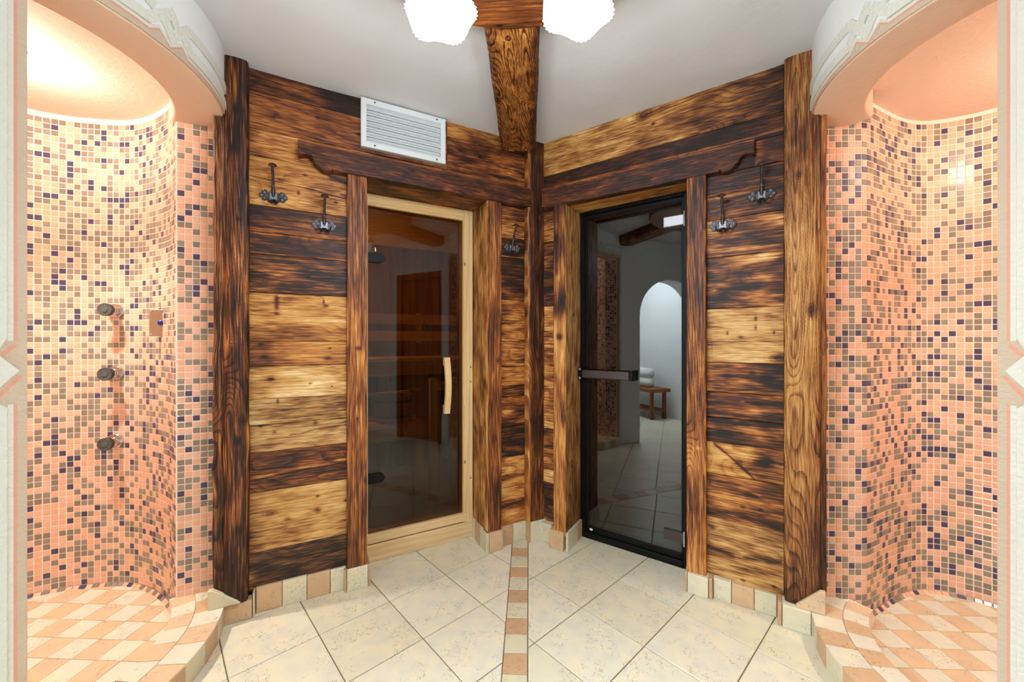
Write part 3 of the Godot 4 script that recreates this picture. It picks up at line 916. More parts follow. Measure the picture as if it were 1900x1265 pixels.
func bend(mb: MB, s: float, r: float) -> void:
	# flat (arc length, height, thickness) -> round the shower's front
	for i in mb.v.size():
		var p := mb.v[i]
		var a := p.x / r
		mb.v[i] = ring(s, a, r + p.z, p.y)
		var q := mb.n[i]
		var out := Vector3(-s * cos(a), 0, sin(a))
		var tan := Vector3(s * sin(a), 0, cos(a))
		mb.n[i] = tan * q.x + Vector3.UP * q.y + out * q.z
	for k in range(0, mb.idx.size(), 3):
		var a := mb.idx[k]
		var b := mb.idx[k + 1]
		var c := mb.idx[k + 2]
		if (mb.v[b] - mb.v[a]).cross(mb.v[c] - mb.v[a]).dot(mb.n[a] + mb.n[b] + mb.n[c]) > 0.0:
			mb.idx[k + 1] = c
			mb.idx[k + 2] = b

func ribbon(mb: MB, pts: Array, width: float, z1: float, r: float) -> void:
	# pts: [degrees, height]; a flat band of painted stucco standing z1 proud
	var p := PackedVector2Array()
	for i in pts.size() - 1:
		var m := maxi(1, int(absf(pts[i + 1][0] - pts[i][0]) / 3.0))
		for k in m:
			var f := float(k) / m
			p.append(Vector2(deg_to_rad(lerpf(pts[i][0], pts[i + 1][0], f)) * r, lerpf(pts[i][1], pts[i + 1][1], f)))
	p.append(Vector2(deg_to_rad(pts[-1][0]) * r, pts[-1][1]))
	var L := []
	var R := []
	for i in p.size():
		var t0 := (p[i] - p[maxi(i - 1, 0)]).normalized()
		var t1 := (p[mini(i + 1, p.size() - 1)] - p[i]).normalized()
		if i == 0:
			t0 = t1
		if i == p.size() - 1:
			t1 = t0
		var n0 := Vector2(-t0.y, t0.x)
		var mm := (n0 + Vector2(-t1.y, t1.x)).normalized()
		mm *= width * 0.5 / maxf(0.4, mm.dot(n0))
		L.append(p[i] + mm)
		R.append(p[i] - mm)
	for i in p.size() - 1:
		var q := [L[i], L[i + 1], R[i + 1], R[i]]
		var f := []
		for e in q:
			f.append(Vector3(e.x, e.y, z1))
		mb.quad(f[0], f[1], f[2], f[3], Vector3(0, 0, 1))
		var nn: Vector2 = (L[i] - R[i]).normalized()
		mb.quad(f[0], f[1], Vector3(q[1].x, q[1].y, 0), Vector3(q[0].x, q[0].y, 0), Vector3(nn.x, nn.y, 0))
		mb.quad(f[3], f[2], Vector3(q[2].x, q[2].y, 0), Vector3(q[3].x, q[3].y, 0), Vector3(-nn.x, -nn.y, 0))

func tile_mesh(deep: bool) -> ArrayMesh:
	var mb := MB.new()
	var e := PITCH * 0.5 - 0.0016
	mb.prism(PackedVector2Array([Vector2(-e, -e), Vector2(e, -e), Vector2(e, e), Vector2(-e, e)]), -0.001, 0.0015, 0.0013, Transform2D.IDENTITY, false)
	return mb.mesh()

func mosaic(parent: Node3D, curve: PackedVector2Array, h0: float, top: float, flip: float, x0: float, x1: float, cove := false, sd := 1, keep := 300) -> void:
	var r := RandomNumberGenerator.new()
	r.seed = sd
	var acc := PackedFloat32Array([0.0])
	for i in curve.size() - 1:
		acc.append(acc[i] + curve[i].distance_to(curve[i + 1]))
	var mb := MB.new()
	mb.grid(maxi(2, curve.size() / 2), 1, func(u: float, v: float) -> Vector3:
		var f := u * (curve.size() - 1)
		var i := mini(int(f), curve.size() - 2)
		var p := curve[i].lerp(curve[i + 1], f - i)
		return Vector3(p.x, lerpf(h0 - 0.01, top, v), p.y))
	part(parent, "grout", mb, M.grout)
	var mesh := tile_mesh(true)
	var arr := mesh.surface_get_arrays(0)
	var mats := [M.tile_peach, M.tile_peach_b, M.tile_taupe, M.tile_taupe_b, M.tile_purple]
	var all := []
	var cols := int(acc[-1] / PITCH)
	var rows := int((top - h0) / PITCH)
	var seg := 0
	for j in cols:
		var d := (j + 0.5) * PITCH + (acc[-1] - cols * PITCH) * 0.5
		while seg < acc.size() - 2 and acc[seg + 1] < d:
			seg += 1
		var f := (d - acc[seg]) / maxf(acc[seg + 1] - acc[seg], 1e-6)
		var p := curve[seg].lerp(curve[seg + 1], f)
		var t := (curve[mini(seg + 2, curve.size() - 1)] - curve[maxi(seg - 1, 0)]).normalized()
		var n := Vector3(-t.y, 0, t.x) * flip
		var b := Basis(Vector3.UP.cross(n), Vector3.UP, n)
		for k in range(-1 if cove else 0, rows):
			var y := h0 + (k + 0.5) * PITCH
			var bb := b
			var o := Vector3(p.x, y, p.y)
			if k == -1:
				bb = b * Basis(Vector3.RIGHT, -0.85)
				o = Vector3(p.x, h0 - 0.009, p.y) + n * 0.012
			var c := r.randf()
			var mi := 0
			if c < 0.115:
				mi = 4
			elif c < 0.50:
				mi = 2 + (r.randi() % 2)
			else:
				mi = r.randi() % 2
			var xf := Transform3D(bb, o)
			var area := 0.0
			if k >= 0:
				var q := proj(o)
				if q.x > x0 and q.x < x1 and n.dot(cam.position - o) > 0.0:
					var q1 := proj(o + bb.x * 0.012)
					var q2 := proj(o + bb.y * 0.012)
					area = absf((q1 - q).cross(q2 - q))
			all.append([area, mi, xf])
	all.sort_custom(func(a, b): return a[0] > b[0])
	var rest := [[], [], [], [], []]
	for i in all.size():
		if i < keep and all[i][0] > 0.0:
			part(parent, "tile", mesh, mats[all[i][1]], all[i][2])
		else:
			rest[all[i][1]].append(all[i][2])
	var am := ArrayMesh.new()
	for mi in 5:
		var vv := PackedVector3Array()
		var nn := PackedVector3Array()
		var ii := PackedInt32Array()
		var src: PackedInt32Array = arr[Mesh.ARRAY_INDEX]
		for xf: Transform3D in rest[mi]:
			var o := vv.size()
			vv.append_array(xf * (arr[Mesh.ARRAY_VERTEX] as PackedVector3Array))
			nn.append_array(Transform3D(xf.basis, Vector3.ZERO) * (arr[Mesh.ARRAY_NORMAL] as PackedVector3Array))
			for q in src:
				ii.append(q + o)
		if ii.is_empty():
			continue
		var a := []
		a.resize(Mesh.ARRAY_MAX)
		a[Mesh.ARRAY_VERTEX] = vv
		a[Mesh.ARRAY_NORMAL] = nn
		a[Mesh.ARRAY_INDEX] = ii
		am.add_surface_from_arrays(Mesh.PRIMITIVE_TRIANGLES, a)
		am.surface_set_material(am.get_surface_count() - 1, mats[mi])
	var o := part(parent, "small_tiles", am, null)
	o.set_meta("kind", "stuff")

func shower(s: float) -> void:
	var side := "left" if s < 0 else "right"
	var R := 0.631 if s < 0 else 0.598
	var Ri := 0.457 if s < 0 else 0.425
	var a1 := deg_to_rad(29.2 if s < 0 else 31.2)
	var far := deg_to_rad(-56.0)
	var top := 2.28 if s < 0 else 2.245
	var sof := 2.15 if s < 0 else 2.13

	# rounded front wall: header, soffit and near pillar
	var w := struct("wall_shower_%s" % side, Transform3D(), "white plaster front of the round %s shower" % side)
	var mb := MB.new()
	mb.grid(40, 4, func(u: float, v: float) -> Vector3: return ring(s, lerpf(deg_to_rad(-37.5), a1 + 0.1, u), R, lerpf(2.42, sof + 0.012, v)))
	part(w, "header", mb, M.plaster)
	mb = MB.new()
	var prof := [[R, 0.012], [R - 0.004, 0.004], [R - 0.012, 0.0], [Ri + 0.012, 0.0], [Ri + 0.004, 0.004], [Ri, 0.012], [Ri, top - sof + 0.02]]
	mb.grid(40, 6, func(u: float, v: float) -> Vector3:
		var f := v * 6.0
		var i := mini(int(f), 5)
		return ring(s, lerpf(far, a1 + 0.1, u), lerpf(prof[i][0], prof[i + 1][0], f - i), sof + lerpf(prof[i][1], prof[i + 1][1], f - i)))
	part(w, "soffit", mb, M.pink_plaster)
	mb = MB.new()
	mb.grid(20, 1, func(u: float, v: float) -> Vector3: return ring(s, lerpf(a1 + 0.022, deg_to_rad(62), u), R, lerpf(0.0, 2.42, v)))
	part(w, "pillar", mb, M.plaster)
	mb = MB.new()
	mb.grid(3, 1, func(u: float, v: float) -> Vector3: return ring(s, lerpf(a1, a1 + 0.024, u), R, lerpf(0.0, sof + 0.01, v)))
	mb.grid(2, 1, func(u: float, v: float) -> Vector3: return ring(s, a1, lerpf(R, Ri, u), lerpf(0.0, sof + 0.01, v)))
	part(w, "pillar_edge", mb, M.band_beige)

	# interlaced stucco band round the opening
	var sh := 0.8 if s < 0 else 5.0
	var dz := 0.0 if s < 0 else -0.022
	var stone_mb := MB.new()
	var grey := MB.new()
	var pink := MB.new()
	var beige := MB.new()
	var edge := rad_to_deg(a1)
	for q in [
		[[edge + 2.6, 2.203], [14.5, 2.203], [7.2, 2.204], [0.5, 2.272], [-2.2, 2.232]],
		[[2.6, 2.236], [0.3, 2.198], [-5.6, 2.268], [-14.0, 2.262], [-40.0, 2.25]],
		[[-4.5, 2.226], [-6.3, 2.198], [-14.0, 2.194], [-40.0, 2.186]],
		[[edge + 2.6, 2.272], [10.0, 2.272], [5.4, 2.252]]]:
		var pt := []
		for e in q:
			pt.append([e[0] + (sh - 0.8 if e[0] < edge and e[0] > -39.0 else 0.0), e[1] + dz])
		ribbon(stone_mb, pt, 0.031, 0.007, R)
	for q in [[[edge + 3.2, 2.18], [14.5, 2.18], [6.6, 2.178], [3.8, 2.2], [0.4, 2.168], [-3.6, 2.202], [-6.0, 2.173], [-14.0, 2.17], [-40.0, 2.162]]]:
		var pg := []
		var pp := []
		for e in q:
			var x: float = e[0] + (sh - 0.8 if e[0] < edge and e[0] > -39.0 else 0.0)
			pg.append([x, e[1] + 0.002 + dz])
			pp.append([x, e[1] - 0.0055 + dz])
		ribbon(grey, pg, 0.009, 0.0018, R)
		ribbon(pink, pp, 0.007, 0.0014, R)
	# pillar side: panels with a lozenge between
	for q in [[edge + 3.4, 2.2, 1.20, 1], [edge + 3.4, 0.1, 1.045, -1]]:
		var lo := minf(q[1], q[2])
		var hi := maxf(q[1], q[2])
		var x0: float = deg_to_rad(edge + 2.7) * R
		var x1: float = deg_to_rad(edge + 12.0) * R
		var poly := PackedVector2Array([Vector2(x0, lo), Vector2(x1, lo), Vector2(x1, hi), Vector2(x0, hi)])
		if q[3] == 1:
			poly[0] = Vector2(x0, lo + 0.008)
			poly[1] = Vector2(x1, lo - 0.24)
			poly.insert(1, Vector2(x0 + 0.03, lo - 0.06))
		else:
			poly[3] = Vector2(x0, hi - 0.008)
			poly[2] = Vector2(x1, hi + 0.02)
			poly.insert(3, Vector2(x0 + 0.03, hi + 0.02))
		stone_mb.prism(poly, 0.0, 0.007, 0.002, Transform2D.IDENTITY, false)
		ribbon(grey, [[edge + 2.35, q[1]], [edge + 2.35, q[2]]], 0.009, 0.002, R)
		ribbon(pink, [[edge + 1.75, q[1]], [edge + 1.75, q[2]]], 0.007, 0.0014, R)
	var xt: float = deg_to_rad(edge + 1.1) * R
	stone_mb.prism(PackedVector2Array([Vector2(xt, 1.126), Vector2(xt + 0.045, 1.066), Vector2(xt + 0.09, 1.126), Vector2(xt + 0.045, 1.186)]), 0.0, 0.009, 0.002, Transform2D.IDENTITY, false)
	ribbon(pink, [[edge + 1.0, 1.114], [edge + 4.6, 1.054]], 0.008, 0.0014, R)
	ribbon(pink, [[edge + 1.75, 1.19], [edge + 4.6, 1.15]], 0.008, 0.0014, R)
	ribbon(beige, [[edge + 0.9, 2.16], [edge + 0.9, 0.09]], 0.017, 0.0008, R)
	ribbon(beige, [[edge + 1.0, sof + 0.024], [-40.0, sof + 0.02]], 0.04, 0.0008, R)
	for e in [2.6, 4.6]:
		ribbon(beige, [[edge + e, 1.215], [edge + e, 1.035]], 0.024, 0.0009, R)
	for k in [[stone_mb, "stucco_band", M.band_stone], [grey, "lower_moulding", M.band_stone], [pink, "pink_painted_line", M.band_pink], [beige, "edge_band", M.band_beige]]:
		bend(k[0], s, R)
		part(w, k[1], k[0], k[2])

	# mosaic wall of the niche
	var pts := []
	if s < 0:
		pts = [Vector2(-1.552, 0.768), Vector2(-1.684, 0.6756), Vector2(-1.832, 0.606), Vector2(-1.977, 0.571), Vector2(-2.125, 0.586), Vector2(-2.268, 0.63), Vector2(-2.39, 0.72), Vector2(-2.5, 0.92), Vector2(-2.51, 1.15), Vector2(-2.37, 1.42), Vector2(-2.05, 1.565), Vector2(-1.75, 1.54), Vector2(-1.52, 1.43), Vector2(-1.437, 1.373)]
	else:
		pts = [Vector2(1.15, 0.646), Vector2(1.2546, 0.641), Vector2(1.37, 0.642), Vector2(1.43, 0.638), Vector2(1.502, 0.602), Vector2(1.6225, 0.537), Vector2(1.74, 0.484), Vector2(1.828, 0.462), Vector2(1.912, 0.47), Vector2(1.996, 0.505), Vector2(2.06, 0.555), Vector2(2.18, 0.68), Vector2(2.27, 0.9), Vector2(2.22, 1.18), Vector2(2.05, 1.39), Vector2(1.78, 1.45), Vector2(1.5, 1.39), Vector2(1.33, 1.32), Vector2(1.2725, 1.28)]
	var curve := smooth_curve(pts)
	var mw := struct("wall_mosaic_%s" % side, Transform3D(), "curved wall of small peach, taupe and purple mosaic tiles")
	mosaic(mw, curve, 0.024, top, -s * -1.0 if s < 0 else 1.0, 55.0 if s < 0 else 1530.0, 328.0 if s < 0 else 1842.0, true, 21 if s < 0 else 34)
	if s < 0:
		var jw := struct("wall_jamb_left", Transform3D(), "narrow mosaic return beside the rough post")
		mosaic(jw, smooth_curve([Vector2(-1.325, 0.664), Vector2(-1.442, 0.716), Vector2(-1.553, 0.768)]), 0.06, sof + 0.04, -1.0, 326.0, 412.0, false, 5)
	var near := []
	for k in 9:
		var q := ring(s, a1 - 0.004, lerpf(R - 0.03, Ri, k / 8.0))
		near.append(Vector2(q.x, q.z))
	var nw := struct("wall_jamb_near_%s" % side, Transform3D(), "narrow mosaic return of the near shower pillar")
	mosaic(nw, smooth_curve(near), 0.092, sof, 1.0 if s < 0 else -1.0, -900.0, -800.0, false, 6)

	# niche outline -> ceiling and sunken floor
	var outline := PackedVector2Array()
	for i in range(0, curve.size(), 3):
		if s < 0 or i > 44:
			outline.append(curve[i])
	outline.append(curve[-1])
	for k in range(1, 20):
		var q := ring(s, lerpf(a1, far, k / 19.0), Ri)
		if s < 0 and q.z < 0.80 or s > 0 and q.z < 0.70:
			break
		outline.append(Vector2(q.x, q.z))
	var ce := struct("ceiling_shower_%s" % side, Transform3D(), "smooth pink plaster ceiling of the %s shower" % side)
	mb = MB.new()
	mb.xf = Transform3D(Basis(Vector3(1, 0, 0), Vector3(0, 0, 1), Vector3(0, 1, 0)), Vector3.ZERO)
	var big := PackedVector2Array()
	var mid := Vector2.ZERO
	for p in outline:
		mid += p / outline.size()
	for p in outline:
		big.append(p + (p - mid).normalized() * 0.03)
	mb.prism(big, top + 0.06, top - 0.002, 0.0)
	part(ce, "plaster", mb, M.pink_ceiling)

	var fl := struct("floor_shower_%s" % side, Transform3D(), "checkered cream and pink stone floor with raised kerb, %s shower" % side)
	mb = MB.new()
	mb.xf = Transform3D(Basis(Vector3(1, 0, 0), Vector3(0, 0, 1), Vector3(0, 1, 0)), Vector3.ZERO)
	mb.prism(big, -0.05, 0.008, 0.0)
	part(fl, "bed", mb, M.grout)
	var o := Vector2(-2.03, 0.808) if s < 0 else Vector2(1.552, 0.623)
	var step := 0.0975 if s < 0 else 0.0955
	for i in range(-9, 10):
		for j in range(-5, 11):
			var c := o + Vector2(i, j) * step
			var g := 0.0011
			var sq := PackedVector2Array([c + Vector2(g, g), c + Vector2(step - g, g), c + Vector2(step - g, step - g), c + Vector2(g, step - g)])
			for b in Geometry2D.intersect_polygons(sq, outline):
				if b.size() >= 3:
					flat_tile(fl, "tile", b, 0.012 + rng.randf() * 0.0006, 0.004, [M.marble_pink, M.marble_pink_c, M.marble_pink][rng.randi() % 3] if (i + j) % 2 == 0 else M.marble_cream, 0.0008)
	# kerb
	mb = MB.new()
	var core := PackedVector2Array()
	for k in 25:
		var q := ring(s, lerpf(far, deg_to_rad(44), k / 24.0), R - 0.006)
		core.append(Vector2(q.x, q.z))
	for k in 25:
		var q := ring(s, lerpf(deg_to_rad(44), far, k / 24.0), Ri)
		core.append(Vector2(q.x, q.z))
	mb.xf = Transform3D(Basis(Vector3(1, 0, 0), Vector3(0, 0, 1), Vector3(0, 1, 0)), Vector3.ZERO)
	mb.prism(core, 0.0, 0.084, 0.0)
	part(fl, "kerb_core", mb, M.grout)
	var Rm := (R + Ri) * 0.5 - 0.012
	for i in 11:
		var b0 := deg_to_rad(-51.85 + i * 9.35)
		for rr in 2:
			var ra := Rm + 0.001 if rr == 0 else Ri - 0.004
			var rb := R if rr == 0 else Rm - 0.001
			var sh2 := deg_to_rad(0.0 if rr == 0 else -2.0)
			var poly := PackedVector2Array()
			for k in 4:
				var q := ring(s, b0 + sh2 + deg_to_rad(0.12) + deg_to_rad(9.1) * k / 3.0, rb)
				poly.append(Vector2(q.x, q.z))
			for k in 4:
				var q := ring(s, b0 + sh2 + deg_to_rad(9.22) - deg_to_rad(9.1) * k / 3.0, ra)
				poly.append(Vector2(q.x, q.z))
			flat_tile(fl, "kerb_tile", poly, 0.09 + rng.randf() * 0.0006, 0.008, M.marble_cream if (i + rr) % 2 == 0 else [M.marble_pink, M.marble_pink_b][rng.randi() % 2], 0.0012)
		mb = MB.new()
		var x0 := b0 * R
		var x1 := (b0 + deg_to_rad(9.35)) * R
		mb.box(Vector3(x0 + 0.0008, 0.0, -0.008), Vector3(x1 - 0.0008, 0.083, -0.001), 0.0012, 1.1, Vector2(rng.randf(), rng.randf()))
		bend(mb, s, R)
		part(fl, "kerb_face_tile", mb, M.strip_cream if i % 2 == 0 else M.strip_pink)

	# ceiling lamp of the niche
	var lp := Vector3(-1.93, top, 1.05) if s < 0 else Vector3(1.92, top, 1.12)
	var t := thing("shower_lamp", "small glass halogen lamp on the pink ceiling of the %s" % ("left shower" if s < 0 else "right shower"), "lamp", Transform3D(Basis(), lp))
	mb = MB.new()
	mb.lathe([Vector2(0.0, -0.014), Vector2(0.045, -0.014), Vector2(0.05, -0.008), Vector2(0.05, 0.0)], 24)
	part(t, "base", mb, M.chrome)
	mb = MB.new()
	mb.tube([Vector3(0, -0.01, 0), Vector3(0.0, -0.05, 0.0), Vector3(-s * 0.02, -0.07, 0.0), Vector3(-s * 0.05, -0.075, -0.01)], [0.008, 0.009, 0.011, 0.012], 10)
	part(t, "holder", mb, M.chrome)
	mb = MB.new()
	mb.xf = at(0, -0.085, 0)
	mb.lathe([Vector2(0.0, -0.03), Vector2(0.015, -0.024), Vector2(0.02, -0.008), Vector2(0.016, 0.01), Vector2(0.0, 0.016)], 16)
	part(t, "bulb", mb, M.bulb_glow)
	var tint := Color(1.0, 0.965, 0.935) if s < 0 else Color(1.0, 0.955, 0.91)
	lamp(t, "bulb_light", Vector3(0, -0.088, 0), 0.27 if s < 0 else 0.2, tint, 0.03)
	spot(t, Vector3(0, -0.088, 0), 2.6 if s < 0 else 1.7, tint, 0.03, 44.0)

# ------------------------------------------------------------------ the rest of the room, seen mirrored in the glass doors
func slab(parent: Node3D, called: String, p0: Vector3, p1: Vector3, m: Material) -> void:
	# a plain board or block; the grain runs along its longer side
	var mb := MB.new()
	var up := p1.y - p0.y > p1.x - p0.x
	var poly := PackedVector2Array([Vector2(p0.x, p0.y), Vector2(p1.x, p0.y), Vector2(p1.x, p1.y), Vector2(p0.x, p1.y)])
	mb.prism(poly, p0.z, p1.z, 0.0015, Transform2D(PI / 2 if up else 0.0, Vector2(p0.x * 3.7, p0.y * 2.3)) * Transform2D(0, Vector2(1, 1), 0, -Vector2(p0.x, p0.y)))
	part(parent, called, mb, m)

func behind_camera() -> void:
	var w := struct("wall_side_left", Transform3D(), "white plaster wall with an arched passage")
	var poly := PackedVector2Array([Vector2(1.5, 0), Vector2(1.78, 0), Vector2(1.78, 1.5)])
	for k in range(1, 16):
		var a := PI - PI * k / 16.0
		poly.append(Vector2(2.25 + 0.47 * cos(a), 1.5 + 0.45 * sin(a)))
	poly.append_array([Vector2(2.72, 1.5), Vector2(2.72, 0), Vector2(3.25, 0), Vector2(3.25, 2.42), Vector2(1.5, 2.42)])
	var mb := MB.new()
	mb.xf = Transform3D(Basis(Vector3(0, 0, 1), Vector3(0, 1, 0), Vector3(1, 0, 0)), Vector3.ZERO)
	mb.prism(poly, -1.52, -1.31, 0.01)
	part(w, "plaster", mb, M.plaster)
	w = struct("wall_side_right", Transform3D(), "white plaster wall with a plain wooden door")
	poly = PackedVector2Array([Vector2(1.4, 0), Vector2(1.5, 0), Vector2(1.5, 2.02), Vector2(2.22, 2.02), Vector2(2.22, 0), Vector2(3.25, 0), Vector2(3.25, 2.42), Vector2(1.4, 2.42)])
	mb = MB.new()
	mb.xf = Transform3D(Basis(Vector3(0, 0, 1), Vector3(0, 1, 0), Vector3(-1, 0, 0)), Vector3.ZERO)
	mb.prism(poly, -1.42, -1.14, 0.01)
	part(w, "plaster", mb, M.plaster)
	w = struct("wall_back", Transform3D(), "white plaster wall behind the viewer")
	slab(w, "plaster", Vector3(-1.5, 0, 3.2), Vector3(1.4, 2.42, 3.35), M.plaster)
	var d := struct("door_3", Transform3D(Basis(Vector3(0, 0, 1), Vector3.UP, Vector3(-1, 0, 0)), Vector3(1.2, 0, 1.5)), "brown boarded wooden door")
	for k in [[0.0, 0.06, 0.0, 2.02], [0.66, 0.72, 0.0, 2.02], [0.06, 0.66, 1.95, 2.02]]:
		slab(d, "frame", Vector3(k[0], k[2], -0.05), Vector3(k[1], k[3], 0.05), M.brown_door)
	for k in 5:
		slab(d, "board", Vector3(0.062 + k * 0.12, 0.01, -0.03), Vector3(0.176 + k * 0.12, 1.948, 0.005), M.brown_door)
	# passage room
	w = struct("wall_passage", Transform3D(), "white plaster walls of the passage room")
	slab(w, "plaster", Vector3(-3.4, -0.01, 1.5), Vector3(-3.2, 2.6, 3.4), M.plaster)
	slab(w, "plaster", Vector3(-3.4, -0.01, 3.2), Vector3(-1.5, 2.6, 3.35), M.plaster)
	slab(w, "plaster", Vector3(-3.4, -0.01, 1.58), Vector3(-1.5, 2.6, 1.68), M.plaster)
	w = struct("ceiling_passage", Transform3D(), "white ceiling of the passage room")
	slab(w, "plaster", Vector3(-3.4, 2.5, 1.5), Vector3(-1.31, 2.62, 3.4), M.plaster)
	var t := thing("ceiling_light_panel", "square white light panel in the passage mirrored in the steam door", "light", at(-2.4, 2.49, 2.45))
	mb = MB.new()
	mb.xf = Transform3D(Basis(Vector3(1, 0, 0), Vector3(0, 0, 1), Vector3(0, -1, 0)), Vector3.ZERO)
	mb.box(Vector3(-0.3, -0.3, -0.01), Vector3(0.3, 0.3, 0.02), 0.004)
	part(t, "glow_panel", mb, M.panel_glow)
	var al := AreaLight3D.new()
	al.name = "panel_light"
	al.area_size = Vector2(0.6, 0.6)
	al.light_energy = 15.0
	al.light_color = Color(0.88, 0.95, 1.0)
	al.shadow_enabled = true
	al.position = Vector3(0, -0.03, 0)
	al.rotation_degrees = Vector3(-90, 0, 0)
	t.add_child(al)
	var b := thing("wooden_bench", "carved wooden bench in the passage mirrored in the steam door", "bench", at(-2.62, 0, 2.95))
	slab(b, "seat", Vector3(-0.4, 0.42, -0.18), Vector3(0.4, 0.47, 0.18), M.brown_door)
	for x in [-0.34, 0.3]:
		for z in [-0.14, 0.1]:
			slab(b, "leg", Vector3(x, 0, z), Vector3(x + 0.045, 0.42, z + 0.045), M.brown_door)
	slab(b, "shelf", Vector3(-0.34, 0.12, -0.13), Vector3(0.34, 0.15, 0.13), M.brown_door)
	var tm := mat("towel", lin(232, 230, 226), 0.95)
	for k in 2:
		mb = MB.new()
		mb.tube([Vector3(-0.17, 0, 0), Vector3(-0.16, 0, 0), Vector3(0.16, 0, 0), Vector3(0.17, 0, 0)], [0.04, 0.075, 0.075, 0.04], 16, 0.85)
		var o := part(self, numbered("rolled_towel"), mb, tm, at(-2.6, 0.546 + k * 0.152, 2.95))
		o.set_meta("label", ["white rolled towel lying directly on the passage bench", "white rolled towel stacked on top of the other towel"][k])
		o.set_meta("category", "towel")
		o.set_meta("group", "towels on the bench")

# ------------------------------------------------------------------ posts, beams
func posts() -> void:
	var t := thing("timber_post", "dark rough-hewn timber post with wavy edge beside the left shower", "post", TL)
	vboard(t, "shaft", -1.541, -1.452, 0.083, 2.405, 0.0, 0.046, {"p": [[0, 0.16], [0.08, 0.24], [0.2, 0.2], [0.35, 0.34], [0.45, 0.3], [0.6, 0.24], [0.75, 0.32], [0.85, 0.28], [0.95, 0.16], [1, 0.12]], "s": 0.55, "b": 0.3, "red": 0.45, "r": 14, "l": 0.26, "k": [[0.095, 0.55, 0.016, 0.22, 1.2], [0.165, 0.45, 0.018, 0.24, 1.2], [0.243, 0.8, 0.01, 0.3], [0.295, 0.6, 0.006, 0.3], [0.52, 0.35, 0.02, -0.1, 1.1], [0.665, 0.8, 0.012, 0.3], [0.7, 0.55, 0.01, 0.3], [0.865, 0.65, 0.014, 0.25]], "c": [[0.3, 0.42, 0.85, 0.5, 0.001, 0.3]]}, 0.006, 0.012, 40)
	vboard(t, "flank", -1.578, -1.532, 0.095, 2.142, -0.03, 0.03, {"p": [[0, 0.42], [0.2, 0.45], [0.4, 0.36], [0.7, 0.3], [1, 0.2]], "s": 0.5, "b": 0.3, "red": 0.35, "r": 12, "l": 0.25, "g": 0.15}, 0.011, 0.016, 40)
	t = thing("timber_post", "golden-brown timber post with bold grain beside the right shower", "post", TR)
	vboard(t, "shaft", 1.258, 1.378, 0.095, 2.405, 0.028, 0.062, {"p": [[0, 0.42], [0.08, 0.45], [0.14, 0.36], [0.22, 0.48], [0.35, 0.6], [0.6, 0.58], [0.78, 0.52], [0.9, 0.4], [1, 0.28]], "s": 0.3, "b": 0.2, "r": 18, "l": 0.24, "g": 0.12, "k": [[0.22, 0.4, 0.012, 0.3], [0.465, 0.72, 0.016, 0.35]], "v": [[0.95, 0.1, -0.12]]}, 0.003, 0.006, 40)
	vboard(t, "flank", 1.37, 1.4, 0.17, 2.15, -0.02, 0.045, {"p": [[0, 0.4], [0.5, 0.44], [0.8, 0.25], [1, 0.2]], "s": 0.4, "r": 10}, 0.005, 0.006, 40)
	t = thing("corner_post", "slim near-black scorched post in the corner between both doors", "post", TL)
	vboard(t, "shaft", -0.062, 0.06, 0.118, 2.404, -0.03, 0.046, {"p": [[0, 0.1], [0.2, 0.12], [0.45, 0.1], [0.6, 0.18], [0.75, 0.1], [0.9, 0.22], [1, 0.28]], "s": 0.35, "b": 0.25, "r": 12, "l": -0.22, "red": 0.2, "v": [[0.02, 0.1, 0.3]], "k": [[0.2, 0.6, 0.008, -0.2]]}, 0.003, 0.004, 30)

func beam(label: String, xf: Transform3D, l0: float, l1: float, spec: Dictionary) -> void:
	var mb := MB.new()
	mb.xf = xf * Transform3D(Basis(Vector3(0, 0, 1), Vector3(1, 0, 0), Vector3(0, -1, 0)), Vector3.ZERO)
	mb.board(l0, l1, -0.1, 0.1, -2.41, -2.303, timbers.strip(l1 - l0, 0.2, spec, 620.0, 720.0), false, 0.004, 24, 0.004, 77, 0.018)
	var o := part(self, numbered("ceiling_beam"), mb, M.timber)
	o.set_meta("label", label)
	o.set_meta("category", "beam")

